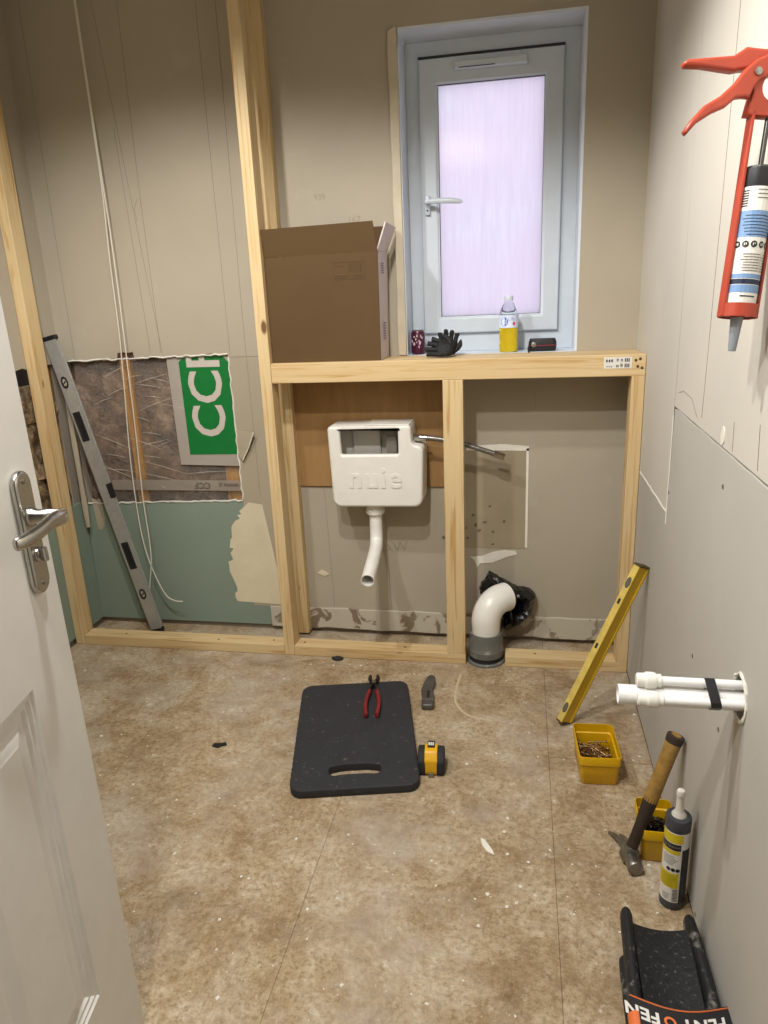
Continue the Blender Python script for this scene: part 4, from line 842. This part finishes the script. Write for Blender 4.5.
for q in (((0, 0, 0), (DW, 0, 0), (DW, DT, 0), (0, DT, 0)), ((0, 0, DH), (DW, 0, DH), (DW, DT, DH), (0, DT, DH)), ((0, 0, 0), (0, DT, 0), (0, DT, DH), (0, 0, DH)), ((DW, 0, 0), (DW, DT, 0), (DW, DT, DH), (DW, 0, DH)), ((0, DT, 0), (DW, DT, 0), (DW, DT, DH), (0, DT, DH))):
    bm.faces.new([bm.verts.new(p) for p in q])
bmesh.ops.remove_doubles(bm, verts=bm.verts[:], dist=1e-5); obj('door_leaf', bm, M_DOOR, dr)
HX, HZ = DW-.052, .966
hp_ = rounded(rect(HX-.020, HX+.020, HZ-.107, HZ+.062), .0195, 8)
hd_ = obj('handle_plate', poly([hp_], .010, .004, T_((0, -.005, 0)) @ FRONT, 3), M_CHROME, dr, smooth=True, angle=50)
for z in (HZ+.048, HZ-.092):
    bm = B(); lathe(bm, [(.0035, 0), (.0035, .0012), (.002, .0016)], 12, T_((HX, -.0098, z)) @ Rt(90, 'X')); obj('screw', bm, M_STEEL, hd_)
bm = B(); lathe(bm, [(.013, 0), (.013, .006), (.0095, .010), (.0095, .045)], 20, T_((HX, -.009, HZ)) @ Rt(90, 'X')); tube(bm, spline([(HX+.004, -.052, HZ), (HX-.010, -.056, HZ+.001), (HX-.040, -.056, HZ+.003), (HX-.075, -.054, HZ-.001), (HX-.105, -.050, HZ-.002), (HX-.112, -.044, HZ-.002)], 5), [.009]+[.0105]*8+[.0095]*10+[.0085]*5+[.007, .004], 14, sq=.62, ref=(0, 0, 1)); obj('lever', bm, M_CHROME, hd_, smooth=True, angle=50)
bm = B(); lathe(bm, [(.0105, 0), (.0105, .004), (.009, .006)], 18, T_((HX, -.009, HZ-.052)) @ Rt(90, 'X')); box(bm, HX-.003, HX+.003, -.023, -.014, HZ-.062, HZ-.042, .002); obj('thumb_turn', bm, M_CHROME, hd_, smooth=True, angle=40)

# ------------------------------------------------------------------ small litter on the floor
o = obj('plastic_scrap', poly([[(-.020, -.008), (.0, -.012), (.006, -.002), (.020, .004), (.014, .014), (.004, .008), (-.010, .006), (-.018, .004)]], .006, .001, T_((-1.205, -.557, .003))), M_BLACK); tag(o, 'small black plastic scrap on the floor left of the mat', 'scrap')
o = obj('plaster_shard', poly([[(-.016, .030), (-.006, .026), (.014, -.006), (.018, -.020), (.0, -.010), (-.012, .010)]], .003, .0005, T_((-.422, -.856, .0015))), M_FILL); tag(o, 'white plaster shard on the bare floor between mat and hammer', 'shard')
o = obj('rubber_scrap', poly([blob(-.988, -.014, .020, .012, 12, .15, rng)], .008, .002, T_((0, 0, .004))), M_BLACKR); tag(o, 'black rubber scrap lying against the sole plate under the flush pipe', 'scrap')
fm = B(); q = random.Random(9); gr = []
for i in range(10):
    gr.append([fm.verts.new((-1.13+.07*i/9+q.uniform(-.006, .006), -1.28+.11*j/11+q.uniform(-.006, .006), .004+abs(q.gauss(0, .010)))) for j in range(12)])
for i in range(9):
    for j in range(11): fm.faces.new((gr[i][j], gr[i+1][j], gr[i+1][j+1], gr[i][j+1]))
o = obj('plastic_wrapper', fm, film('clear_bag', '#d8d2c6', .16)); tag(o, 'crumpled clear plastic wrapper on the floor beside the open door', 'wrapper')
cm = B(); q = random.Random(21)
for k in range(520):
    x = q.uniform(-2.0, -.01); y = q.uniform(-1.6, -.03); s = q.choice((.0012, .0016, .002, .003, .0045)); a = q.uniform(0, 6)
    if -1.10 < x < -.50 and -.78 < y < -.10: continue
    v = [cm.verts.new((x+s*math.cos(a+t)*q.uniform(.6, 1.4), y+s*math.sin(a+t)*q.uniform(.6, 1.4), .0004)) for t in (0, 1.6, 3.1, 4.6)]; tpv = cm.verts.new((x, y, .0006+s*.5))
    for i in range(4): cm.faces.new((v[i], v[(i+1) % 4], tpv))
o = obj('plaster_crumbs', cm, M_FILL); tag(o, 'white plaster crumbs scattered over the dusty floor', 'crumbs', kind='stuff')
arc_ = B(); tube(arc_, spline([(-.545, -.07, 0), (-.552, -.16, 0), (-.545, -.25, 0), (-.50, -.315, 0), (-.43, -.333, 0)], 8), .0045, 6, sq=.25, ref=(1, 0, 0)); o = obj('sealant_bead', arc_, mat('old_sealant', '#b9a98a', .6)); tag(o, 'curved line of old pale sealant on the floor before the soil pipe', 'sealant')
